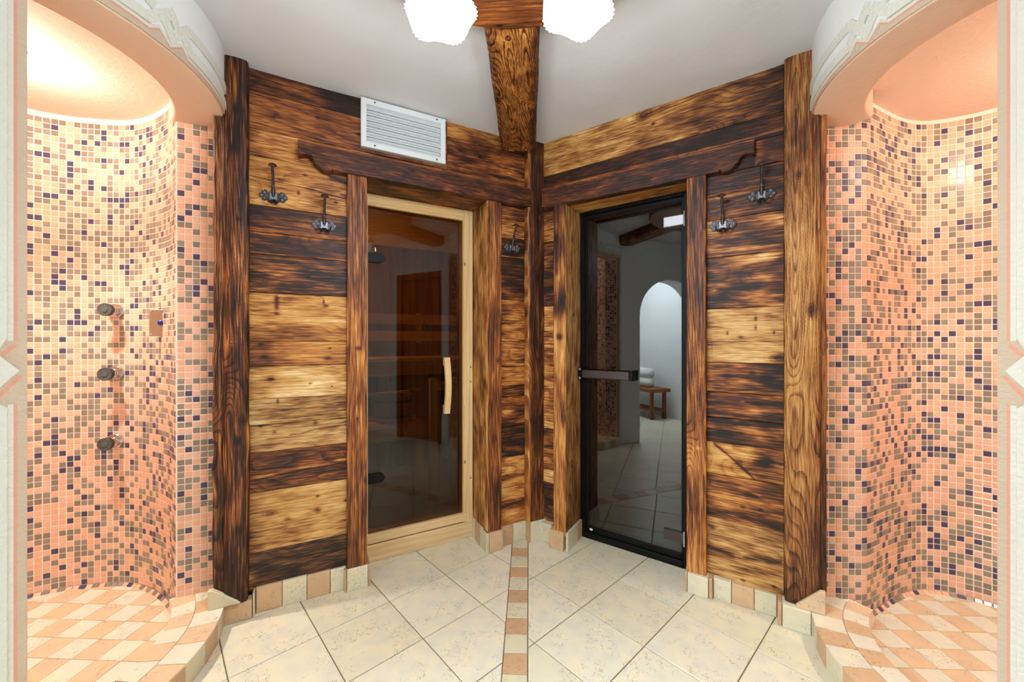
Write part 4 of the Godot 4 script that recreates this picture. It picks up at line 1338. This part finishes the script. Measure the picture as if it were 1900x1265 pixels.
func beams() -> void:
	var c := Vector3(-0.075, 0, 1.556)
	beam("golden ceiling beam with swirling grain running into the corner", Transform3D(Basis(), Vector3(-0.089, 0, 0)), 0.13, 1.06, {"p": [[0, 0.42], [0.5, 0.46], [1, 0.48]], "s": 0.22, "b": 0.2, "r": 13, "l": 0.34, "su": 2, "v": [[0.06, 0.12, -0.16], [0.95, 0.1, -0.1]], "k": [[0.5, 0.93, 0.012, 0.3]]})
	var plain := {"p": [[0, 0.36], [1, 0.4]], "s": 0.3, "r": 10}
	beam("ceiling beam toward the left wall mirrored in the steam door", Transform3D(Basis(Vector3.UP, -PI / 2), c), 0.45, 1.26, plain)
	beam("ceiling beam toward the right wall mirrored in the sauna door", Transform3D(Basis(Vector3.UP, PI / 2), c), 0.45, 1.22, plain)
	var poly := PackedVector2Array()
	for i in 64:
		poly.append(Vector2(c.x, c.z) + Vector2(cos(TAU * i / 64), sin(TAU * i / 64)) * 0.552)
	var r := timbers.strip(1.12, 1.12, {"p": [[0, 0.33], [0.4, 0.34], [0.7, 0.35], [1, 0.34]], "s": 0.22, "b": 0.2, "f": 0.14, "red": 0.35, "r": 8, "l": 0.12, "k": [[0.45, 0.03, 0.006, 0.3], [0.6, 0.1, 0.004, 0.3]]}, 560.0, 560.0)
	var ut := Transform2D(Vector2(r.size.x / 1.12, 0), Vector2(0, r.size.y / 1.12), r.position + r.size * 0.5 - Vector2(c.x * r.size.x, c.z * r.size.y) / 1.12)
	var mb := MB.new()
	mb.xf = Transform3D(Basis(Vector3(1, 0, 0), Vector3(0, 0, 1), Vector3(0, -1, 0)), Vector3.ZERO)
	mb.prism(poly, -2.41, -2.3, 0.008, ut)
	var o := part(self, "ceiling_rosette", mb, M.timber)
	o.set_meta("label", "round brown timber rosette on the ceiling above the lamps")
	o.set_meta("category", "rosette")

# ------------------------------------------------------------------ doors
func screw(parent: Node3D, p: Vector3, r: float, m: Material) -> void:
	var mb := MB.new()
	mb.xf = Transform3D(Basis(Vector3(1, 0, 0), Vector3(0, 0, 1), Vector3(0, -1, 0)) * Basis(Vector3.RIGHT, PI), p)
	mb.lathe([Vector2(r, 0.0), Vector2(r, -0.002), Vector2(r * 0.6, -0.003), Vector2(0, -0.003)], 10)
	part(parent, "screw", mb, m)

func sauna_door() -> void:
	var d := struct("door_1", TL * Transform3D(Basis(Vector3.UP, deg_to_rad(1.5)), Vector3(-0.64, 0, -0.2)), "sauna door of smoked glass in a pale pine frame")
	var pine: Material = M.pine
	var mb := MB.new()
	for k in [["stile", 0.252, 0.315, 0.09, 2.0], ["stile", -0.36, -0.3, 0.09, 2.0]]:
		mb = MB.new()
		mb.board(k[3], k[4], k[1], k[2], -0.05, 0.022, Rect2(0, 0, 1.6, 0.3), true, 0.003)
		part(d, k[0], mb, pine)
		mb = MB.new()
		mb.board(k[3], k[4] - 0.03, k[1] + 0.022, k[2] - 0.004, 0.022, 0.03, Rect2(0.2, 0.4, 1.6, 0.2), true, 0.002)
		part(d, "bead", mb, M.pine_pale)
	for k in [["top_rail", 1.937, 2.002, 0.02, M.pine], ["bottom_rail", 0.098, 0.147, 0.024, M.pine_pale], ["sill", 0.0, 0.092, 0.03, M.pine_pale]]:
		mb = MB.new()
		mb.board(-0.36, 0.315 if k[0] != "top_rail" else 0.252, k[1], k[2], -0.05, k[3], Rect2(0, k[1], 1.0, 0.25), false, 0.003)
		part(d, k[0], mb, k[4])
	mb = MB.new()
	mb.box(Vector3(-0.305, 0.135, -0.006), Vector3(0.262, 1.945, 0.002), 0.0)
	part(d, "glass_pane", mb, M.sauna_glass)
	# bowed wooden handle
	var h := MB.new()
	var arc := PackedVector2Array()
	for i in 13:
		var f := i / 12.0
		arc.append(Vector2(0.032 + 0.03 * sin(f * PI), 0.768 + 0.334 * f))
	for i in 13:
		var f := 1.0 - i / 12.0
		arc.append(Vector2(0.012 + 0.03 * sin(f * PI), 0.768 + 0.334 * f))
	h.xf = Transform3D(Basis(Vector3(0, 0, 1), Vector3.UP, Vector3(1, 0, 0)), Vector3.ZERO)
	h.prism(arc, 0.128, 0.164, 0.003, Transform2D(PI / 2, Vector2.ZERO))
	var hp := part(d, "handle", h, M.pine)
	for y in [0.768, 1.052]:
		mb = MB.new()
		mb.box(Vector3(0.13, y, 0.0), Vector3(0.162, y + 0.05, 0.04), 0.003)
		part(hp, "mount", mb, M.pine_pale)
	for y in [1.63, 0.42]:
		mb = MB.new()
		var pl := PackedVector2Array([Vector2(-0.32, y), Vector2(-0.235, y), Vector2(-0.216, y + 0.01), Vector2(-0.208, y + 0.026), Vector2(-0.216, y + 0.042), Vector2(-0.235, y + 0.052), Vector2(-0.32, y + 0.052)])
		mb.prism(pl, 0.002, 0.016, 0.002)
		part(d, "hinge", mb, M.black_metal)
	for y in [1.04, 0.95, 0.36]:
		screw(d, Vector3(0.296, y, 0.03), 0.004, M.iron_rust)
	for y in [1.66, 0.45]:
		mb = MB.new()
		mb.box(Vector3(0.256, y, 0.022), Vector3(0.266, y + 0.02, 0.028), 0.002)
		part(d, "catch", mb, M.chrome)

func steam_door() -> void:
	var d := struct("door_2", TR * Transform3D(Basis(Vector3.UP, deg_to_rad(-2.85)), Vector3(0.552, 0, -0.165)), "steam-bath door of dark mirroring glass in a black frame")
	var blk: Material = M.black_metal
	for k in [["stile", -0.312, -0.282, 0.0, 2.01, 0.02], ["stile", 0.28, 0.325, 0.0, 2.01, 0.02], ["top_rail", -0.282, 0.28, 1.968, 2.01, 0.03], ["sill", -0.282, 0.28, 0.0, 0.036, 0.022], ["seal", -0.286, -0.268, 0.036, 1.968, 0.006], ["seal", 0.268, 0.284, 0.036, 1.968, 0.006], ["seal", -0.268, 0.268, 1.945, 1.968, 0.006], ["seal", -0.268, 0.268, 0.036, 0.07, 0.006]]:
		var mb := MB.new()
		mb.box(Vector3(k[1], k[3], -0.04), Vector3(k[2], k[4], k[5]), 0.002)
		part(d, k[0], mb, blk)
	var mb := MB.new()
	mb.box(Vector3(-0.28, 0.036, -0.008), Vector3(0.28, 1.966, 0.0), 0.0)
	part(d, "glass_pane", mb, M.steam_glass)
	mb = MB.new()
	mb.box(Vector3(-0.29, 0.978, 0.03), Vector3(0.0, 1.026, 0.05), 0.003)
	var hp := part(d, "handle_bar", mb, M.bronze_metal)
	mb = MB.new()
	mb.box(Vector3(0.0, 0.974, 0.0), Vector3(0.022, 1.03, 0.052), 0.003)
	part(hp, "end_block", mb, blk)
	mb = MB.new()
	mb.box(Vector3(-0.325, 0.965, 0.02), Vector3(-0.285, 1.04, 0.056), 0.004)
	part(hp, "bracket", mb, blk)
	for y in [0.976, 1.03]:
		screw(hp, Vector3(-0.3, y, 0.056), 0.008, M.chrome)
	for k in [[1.818, 1.871, M.satin], [0.127, 0.18, M.bronze_metal]]:
		mb = MB.new()
		mb.box(Vector3(0.178, k[0], 0.0), Vector3(0.282, k[1], 0.014), 0.002)
		var hg := part(d, "hinge", mb, k[2])
		mb = MB.new()
		mb.xf = at(0.284, k[0] - 0.012, 0.014)
		mb.lathe([Vector2(0, 0), Vector2(0.007, 0), Vector2(0.007, 0.08), Vector2(0, 0.08)], 12)
		part(hg, "pin", mb, M.chrome)
	mb = MB.new()
	mb.xf = Transform3D(Basis(Vector3(1.5, 0, 0), Vector3(0, 0, 1), Vector3(0, -1, 0)) * Basis(Vector3.RIGHT, PI), Vector3(-0.246, 0.053, 0.0065))
	mb.lathe([Vector2(0.007, 0.0), Vector2(0.007, -0.0006), Vector2(0, -0.0006)], 16)
	part(d, "sticker", mb, M.vent_paint)

func sauna_inside() -> void:
	var w := struct("wall_sauna_back", TL, "dim boarded back wall of the sauna")
	for k in 14:
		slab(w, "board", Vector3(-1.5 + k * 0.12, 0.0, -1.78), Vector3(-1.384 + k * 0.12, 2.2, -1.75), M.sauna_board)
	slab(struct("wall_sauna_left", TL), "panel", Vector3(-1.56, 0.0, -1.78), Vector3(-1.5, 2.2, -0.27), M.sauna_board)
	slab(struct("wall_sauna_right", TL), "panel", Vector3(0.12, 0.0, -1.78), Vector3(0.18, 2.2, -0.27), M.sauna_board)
	w = struct("ceiling_sauna", TL, "boarded sauna ceiling")
	for k in 13:
		slab(w, "board", Vector3(-1.5, 2.1, -1.75 + k * 0.115), Vector3(0.12, 2.12, -1.64 + k * 0.115), M.pine)
	slab(struct("floor_sauna", TL), "slab", Vector3(-1.56, -0.05, -1.8), Vector3(0.18, 0.0, -0.24), M.marble_pink_b)
	var b := thing("sauna_bench", "low pine sauna bench carrying the bucket behind smoked glass", "bench", TL)
	slab(b, "front_board", Vector3(-1.49, 0.495, -0.78), Vector3(-0.47, 0.59, -0.75), M.pine)
	for k in 4:
		slab(b, "slat", Vector3(-1.49, 0.575, -1.22 + k * 0.11), Vector3(-0.47, 0.6, -1.13 + k * 0.11), M.pine)
	for x in [-1.48, -0.53]:
		slab(b, "leg", Vector3(x, 0.0, -0.82), Vector3(x + 0.06, 0.575, -0.78), M.pine)
	b = thing("sauna_bench", "upper pine sauna bench along the back wall behind smoked glass", "bench", TL)
	slab(b, "front_board", Vector3(-1.49, 0.915, -1.26), Vector3(0.1, 1.035, -1.23), M.pine)
	for k in 4:
		slab(b, "slat", Vector3(-1.49, 1.03, -1.73 + k * 0.12), Vector3(0.1, 1.055, -1.63 + k * 0.12), M.pine)
	for x in [-1.48, 0.04]:
		slab(b, "leg", Vector3(x, 0.0, -1.3), Vector3(x + 0.06, 0.915, -1.26), M.pine)
	b = thing("sauna_rail_set", "pine backrest rails on the sauna back wall behind smoked glass", "backrest", TL)
	for y in [1.2, 1.36]:
		slab(b, "rail", Vector3(-1.49, y, -1.72), Vector3(0.1, y + 0.095, -1.69), M.pine)
	for x in [-1.2, -0.3]:
		slab(b, "bracket", Vector3(x, 1.18, -1.75), Vector3(x + 0.05, 1.47, -1.72), M.pine)
	b = thing("stove_guard", "upright pine stove guard frame behind the sauna door handle", "guard rail", TL)
	for x in [-0.455, -0.3]:
		slab(b, "post", Vector3(x, 0.0, -0.72), Vector3(x + 0.055, 0.93, -0.68), M.pine_pale)
	for y in [0.06, 0.84]:
		slab(b, "rail", Vector3(-0.4, y, -0.72), Vector3(-0.3, y + 0.06, -0.69), M.pine_pale)
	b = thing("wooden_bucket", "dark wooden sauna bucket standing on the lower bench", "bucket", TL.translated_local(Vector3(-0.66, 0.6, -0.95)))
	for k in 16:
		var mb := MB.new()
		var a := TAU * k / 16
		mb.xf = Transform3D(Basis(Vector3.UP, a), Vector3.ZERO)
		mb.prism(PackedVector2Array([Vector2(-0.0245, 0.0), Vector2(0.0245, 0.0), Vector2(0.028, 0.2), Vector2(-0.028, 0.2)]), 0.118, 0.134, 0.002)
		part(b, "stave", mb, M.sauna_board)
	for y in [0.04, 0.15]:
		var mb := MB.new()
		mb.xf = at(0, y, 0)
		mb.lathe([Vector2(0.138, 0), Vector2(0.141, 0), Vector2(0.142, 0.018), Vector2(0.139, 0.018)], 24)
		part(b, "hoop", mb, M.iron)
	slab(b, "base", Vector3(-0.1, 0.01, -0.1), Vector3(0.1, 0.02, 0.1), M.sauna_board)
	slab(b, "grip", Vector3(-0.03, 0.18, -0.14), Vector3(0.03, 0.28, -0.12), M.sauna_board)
	b = thing("sauna_ladle", "ladle with wooden handle lying across the sauna bucket", "ladle", TL.translated_local(Vector3(-0.66, 0.81, -0.92)))
	var mb := MB.new()
	mb.tube([Vector3(-0.24, 0.006, 0.04), Vector3(0.0, 0.008, 0.02), Vector3(0.12, 0.01, 0.0)], [0.012, 0.011, 0.009], 8)
	part(b, "handle", mb, M.pine)
	mb = MB.new()
	mb.xf = at(0.15, -0.005, 0.0)
	mb.lathe([Vector2(0.0, 0.0), Vector2(0.03, 0.004), Vector2(0.044, 0.02), Vector2(0.048, 0.036)], 16)
	part(b, "bowl", mb, M.chrome)
	b = thing("sauna_lamp", "small bulkhead lamp on the sauna wall behind smoked glass", "lamp", TL.translated_local(Vector3(-1.42, 1.75, -1.7)))
	slab(b, "housing", Vector3(-0.06, -0.09, -0.05), Vector3(0.06, 0.09, 0.0), M.sauna_board)
	mb = MB.new()
	mb.xf = at(0, 0, 0.03)
	mb.lathe([Vector2(0, -0.07), Vector2(0.035, -0.05), Vector2(0.035, 0.05), Vector2(0, 0.07)], 14)
	part(b, "bulb", mb, M.bulb_dim)
	lamp(b, "bulb_light", Vector3(0, 0, 0.03), 0.6, Color(1.0, 0.86, 0.62), 0.04)

func steam_inside() -> void:
	var w := struct("wall_steam", TR, "dark steam cabin behind the mirroring glass")
	slab(w, "back_panel", Vector3(0.0, 0.0, -1.5), Vector3(1.2, 2.2, -1.45), M.bare_backing)
	slab(w, "side_panel", Vector3(0.0, 0.0, -1.5), Vector3(0.05, 2.2, -0.25), M.bare_backing)
	slab(w, "side_panel", Vector3(1.15, 0.0, -1.5), Vector3(1.2, 2.2, -0.25), M.bare_backing)
	slab(w, "ceiling_panel", Vector3(0.0, 2.15, -1.5), Vector3(1.2, 2.2, -0.25), M.bare_backing)
	slab(w, "floor_slab", Vector3(0.0, -0.05, -1.5), Vector3(1.2, 0.0, -0.22), M.marble_pink_b)

# ------------------------------------------------------------------ fittings
func vent() -> void:
	var t := thing("vent_grille", "white metal ventilation grille above the sauna door", "vent", TL.translated_local(Vector3(-0.781, 2.2755, 0.016)))
	var ow := 0.214
	var oh := 0.1205
	var iw := 0.188
	var ih := 0.093
	slab(t, "backing", Vector3(-iw - 0.01, -ih - 0.01, -0.014), Vector3(iw + 0.01, ih + 0.01, -0.011), M.vent_paint)
	for k in [[-ow, -oh, ow, -ih], [-ow, ih, ow, oh], [-ow, -ih, -iw, ih], [iw, -ih, ow, ih]]:
		var mb := MB.new()
		mb.box(Vector3(k[0], k[1], -0.014), Vector3(k[2], k[3], 0.0115), 0.0015)
		part(t, "frame", mb, M.vent_paint)
	var sm := MB.new()
	sm.box(Vector3(-iw, -0.017, -0.0014), Vector3(iw, 0.017, 0.0014), 0.001)
	var mesh := sm.mesh()
	for k in 7:
		var y := -ih + (k + 0.5) * (2 * ih / 7.0)
		part(t, "slat", mesh, M.vent_paint, Transform3D(Basis(Vector3.RIGHT, deg_to_rad(-46.0)), Vector3(0, y, -0.001)))
	for x in [-0.15, 0.165]:
		for y in [-0.107, 0.107]:
			screw(t, Vector3(x, y, 0.0115), 0.0042, M.iron)

func hooks() -> void:
	var plate := MB.new()
	var half := [[0.0, 0.018], [0.014, 0.018], [0.017, 0.012], [0.021, 0.022], [0.027, 0.025], [0.03, 0.019], [0.035, 0.02], [0.036, 0.012], [0.043, 0.008], [0.044, -0.002], [0.038, -0.006], [0.034, -0.014], [0.026, -0.016], [0.02, -0.012], [0.017, -0.016], [0.012, -0.02], [0.006, -0.025], [0.0, -0.022]]
	var poly := PackedVector2Array()
	for p in half:
		poly.append(Vector2(p[0], p[1]) * 1.25)
	for i in range(half.size() - 2, 0, -1):
		poly.append(Vector2(-half[i][0], half[i][1]) * 1.25)
	plate.prism(poly, 0.0, 0.005, 0.0018)
	var boss := MB.new()
	boss.box(Vector3(-0.0165, -0.017, 0.004), Vector3(0.0165, 0.019, 0.012), 0.0025)
	var leaf_meshes := []
	for sx in [-1.0, 1.0]:
		var leafs := MB.new()
		for q in [[0.027, 0.013, 0.007], [0.036, 0.003, 0.007], [0.027, -0.006, 0.007], [0.022, 0.003, 0.006]]:
			leafs.xf = Transform3D(Basis(Vector3.RIGHT, PI / 2), Vector3(sx * q[0] * 1.25, q[1] * 1.25, 0.0045))
			leafs.lathe([Vector2(q[2], 0.0), Vector2(q[2] * 0.8, 0.0025), Vector2(q[2] * 0.35, 0.0042), Vector2(0.0, 0.0045)], 8)
		leaf_meshes.append(leafs.mesh())
	var arm := MB.new()
	arm.tube([Vector3(0, 0.004, 0.012), Vector3(0, 0.026, 0.012), Vector3(0, 0.045, 0.017), Vector3(0, 0.07, 0.028), Vector3(0, 0.095, 0.044), Vector3(0, 0.114, 0.058), Vector3(0, 0.122, 0.062)], [0.0075, 0.0085, 0.0052, 0.005, 0.0062, 0.0055, 0.005], 8, 0.7)
	var twist := MB.new()
	for i in 5:
		var f := i / 4.0
		var o := Vector3(0, lerpf(0.04, 0.062, f), lerpf(0.0155, 0.0245, f))
		var pts := []
		for k in 5:
			var a := f * 5.0 + k * 0.55
			pts.append(o + Vector3(cos(a) * 0.0058, (k - 2) * 0.0014, sin(a) * 0.0058))
		twist.tube(pts, [0.0016], 5)
	var cap := MB.new()
	cap.xf = Transform3D(Basis(Vector3.RIGHT, 0.5), Vector3(0, 0.12, 0.06))
	cap.lathe([Vector2(0.0, -0.003), Vector2(0.012, -0.004), Vector2(0.0175, -0.001), Vector2(0.0165, 0.004), Vector2(0.011, 0.009), Vector2(0.0, 0.0115)], 18)
	var lip := MB.new()
	for sx in [-1.0, 1.0]:
		lip.tube([Vector3(sx * 0.004, -0.014, 0.01), Vector3(sx * 0.009, -0.026, 0.018), Vector3(sx * 0.016, -0.03, 0.03), Vector3(sx * 0.024, -0.022, 0.04), Vector3(sx * 0.028, -0.008, 0.042)], [0.0055, 0.005, 0.0045, 0.004, 0.0045], 7)
	var meshes := [plate.mesh(), boss.mesh(), null, arm.mesh(), twist.mesh(), cap.mesh(), lip.mesh()]
	var first: Node3D
	var spots := [
		[TL, -1.361, 1.846, 0.002, "wrought-iron coat hook, higher of two left of the sauna door"],
		[TL, -1.156, 1.746, 0.002, "wrought-iron coat hook, lower one right beside the sauna door casing"],
		[TL, -0.152, 1.75, 0.002, "wrought-iron coat hook on the narrow boards beside the corner post"],
		[TR, 1.176, 1.845, 0.026, "wrought-iron coat hook, higher of two right of the steam door"],
		[TR, 1.024, 1.737, 0.026, "wrought-iron coat hook, lower one right beside the steam door casing"]]
	for i in spots.size():
		var s: Array = spots[i]
		var xf: Transform3D = (s[0] as Transform3D).translated_local(Vector3(s[1], s[2], s[3]))
		if i == 0:
			first = thing("coat_hook", s[4], "coat hook", xf, "wrought-iron coat hooks")
			part(first, "back_plate", meshes[0], M.iron)
			part(first, "boss", meshes[1], M.iron_bright)
			part(first, "leaf_ornament", leaf_meshes[0], M.iron_bright)
			part(first, "leaf_ornament", leaf_meshes[1], M.iron_bright)
			part(first, "arm", meshes[3], M.iron)
			part(first, "twist", meshes[4], M.iron_bright)
			part(first, "cap", meshes[5], M.iron_rust)
			part(first, "lower_hook", meshes[6], M.iron)
			screw(first, Vector3(0, 0.001, 0.012), 0.0045, M.iron)
		else:
			var o: Node3D = first.duplicate()
			o.name = numbered("coat_hook")
			add_child(o)
			o.transform = xf
			o.set_meta("label", s[4])

func jets() -> void:
	var hs := [1.347, 1.045, 0.716]
	var labels := ["chrome shower body jet, topmost of the three on the mosaic", "chrome shower body jet, middle of the three on the mosaic", "chrome shower body jet, lowest of the three on the mosaic"]
	var flange := MB.new()
	flange.lathe([Vector2(0.0, 0.006), Vector2(0.03, 0.006), Vector2(0.033, 0.003), Vector2(0.033, 0.0)], 24)
	var barrel := MB.new()
	barrel.lathe([Vector2(0.021, 0.0), Vector2(0.022, 0.02), Vector2(0.019, 0.023), Vector2(0.021, 0.026), Vector2(0.023, 0.036), Vector2(0.02, 0.04), Vector2(0.022, 0.044), Vector2(0.025, 0.052)], 24)
	var head := MB.new()
	head.lathe([Vector2(0.027, 0.05), Vector2(0.03, 0.056), Vector2(0.03, 0.07), Vector2(0.028, 0.073)], 28)
	var face := MB.new()
	face.lathe([Vector2(0.028, 0.0725), Vector2(0.012, 0.072), Vector2(0.011, 0.075), Vector2(0.0, 0.0755)], 28)
	var nubs := MB.new()
	for rr in [[0.016, 10], [0.0205, 14], [0.025, 18]]:
		for i in rr[1]:
			var a: float = TAU * i / float(rr[1])
			nubs.xf = at(cos(a) * rr[0], 0.0722, sin(a) * rr[0])
			nubs.lathe([Vector2(0.0015, 0), Vector2(0.001, 0.0018), Vector2(0, 0.002)], 6)
	nubs.xf = Transform3D()
	var ms := [[flange.mesh(), "flange", M.chrome], [barrel.mesh(), "barrel", M.chrome], [head.mesh(), "head_ring", M.bronze_metal], [face.mesh(), "spray_face", M.spray_rubber], [nubs.mesh(), "nozzles", M.iron_bright]]
	var first: Node3D
	for i in 3:
		var xf := Transform3D(Basis(Vector3.UP, 0.34) * Basis(Vector3.RIGHT, PI / 2), Vector3(-2.034, hs[i], 0.585))
		if i == 0:
			first = thing("shower_jet", labels[i], "shower jet", xf, "body jets of the shower")
			for m in ms:
				part(first, m[1], m[0], m[2])
		else:
			var o: Node3D = first.duplicate()
			o.name = numbered("shower_jet")
			add_child(o)
			o.transform = xf
			o.set_meta("label", labels[i])
	var t := thing("shower_control", "brushed metal plate with blue button on the mosaic", "control panel", Transform3D(Basis(Vector3.UP, 0.47), Vector3(-1.735, 1.284, 0.652)))
	var mb := MB.new()
	mb.box(Vector3(-0.041, -0.062, 0.0), Vector3(0.041, 0.062, 0.006), 0.0015)
	part(t, "plate", mb, M.steel)
	mb = MB.new()
	mb.xf = Transform3D(Basis(Vector3.RIGHT, PI / 2), Vector3(0, 0, 0.006))
	mb.lathe([Vector2(0.011, 0.0), Vector2(0.011, 0.004), Vector2(0.008, 0.006), Vector2(0.0, 0.007)], 18)
	part(t, "button", mb, M.blue_button)
	for x in [-0.034, 0.034]:
		for y in [-0.054, 0.054]:
			screw(t, Vector3(x, y, 0.006), 0.003, M.chrome)

func chandelier() -> void:
	var c := Vector3(-0.078, 0, 1.556)
	var t := thing("chandelier", "ceiling lamp with frilled white glass bell shades", "chandelier", Transform3D(Basis(), c))
	var mb := MB.new()
	mb.lathe([Vector2(0.0, 2.262), Vector2(0.03, 2.265), Vector2(0.055, 2.285), Vector2(0.06, 2.3)], 24)
	part(t, "canopy", mb, M.iron_rust)
	mb = MB.new()
	mb.lathe([Vector2(0.0, 2.09), Vector2(0.014, 2.1), Vector2(0.022, 2.12), Vector2(0.01, 2.14), Vector2(0.009, 2.27)], 16)
	part(t, "stem", mb, M.iron_rust)
	var glass := MB.new()
	glass.grid(144, 18, func(u: float, v: float) -> Vector3:
		var a := u * TAU
		var r: float
		if v < 0.25:
			r = lerpf(0.02, 0.042, sqrt(v / 0.25))
		else:
			var f := (v - 0.25) / 0.75
			r = 0.042 + 0.014 * f + 0.026 * f * f * f
		var lobe := cos(a * 5.0)
		var pl := clampf(lobe * 1.6 + 0.4, 0.0, 1.0)
		r *= 1.0 + 0.03 * v * v * cos(a * 48.0) * pl
		r += 0.0035 * v * v * v * lobe
		return Vector3(cos(a) * r, -0.128 * v - 0.004 * v * v * v * lobe, sin(a) * r))
	var gm := glass.mesh()
	for k in 3:
		var a := deg_to_rad(-150.0 + 120.0 * k)
		var dir := Vector3(cos(a), 0, sin(a))
		mb = MB.new()
		mb.tube([Vector3(0, 2.14, 0) + dir * 0.01, Vector3(0, 2.13, 0) + dir * 0.06, Vector3(0, 2.17, 0) + dir * 0.13, Vector3(0, 2.185, 0) + dir * 0.18, Vector3(0, 2.17, 0) + dir * 0.203, Vector3(0, 2.135, 0) + dir * 0.205], [0.006], 8)
		part(t, "arm", mb, M.iron_rust)
		var tilt := Basis(dir.cross(Vector3.UP).normalized(), -0.12)
		var sh := part(t, "shade", gm, M.shade_glass, Transform3D(tilt, Vector3(0, 2.1, 0) + dir * 0.2))
		mb = MB.new()
		mb.lathe([Vector2(0.0, -0.012), Vector2(0.02, -0.01), Vector2(0.024, 0.01), Vector2(0.012, 0.04), Vector2(0.0, 0.045)], 16)
		part(sh, "holder", mb, M.iron_rust)
		mb = MB.new()
		mb.lathe([Vector2(0.0, -0.085), Vector2(0.014, -0.08), Vector2(0.022, -0.06), Vector2(0.018, -0.035), Vector2(0.01, -0.015), Vector2(0, -0.012)], 16)
		part(sh, "bulb", mb, M.bulb_glow)
		lamp(sh, "bulb_light", Vector3(0, -0.06, 0), 0.23, Color(0.92, 0.97, 1.0), 0.05)
		spot(sh, Vector3(0, -0.06, 0), 0.34, Color(0.92, 0.97, 1.0), 0.05, 80.0)
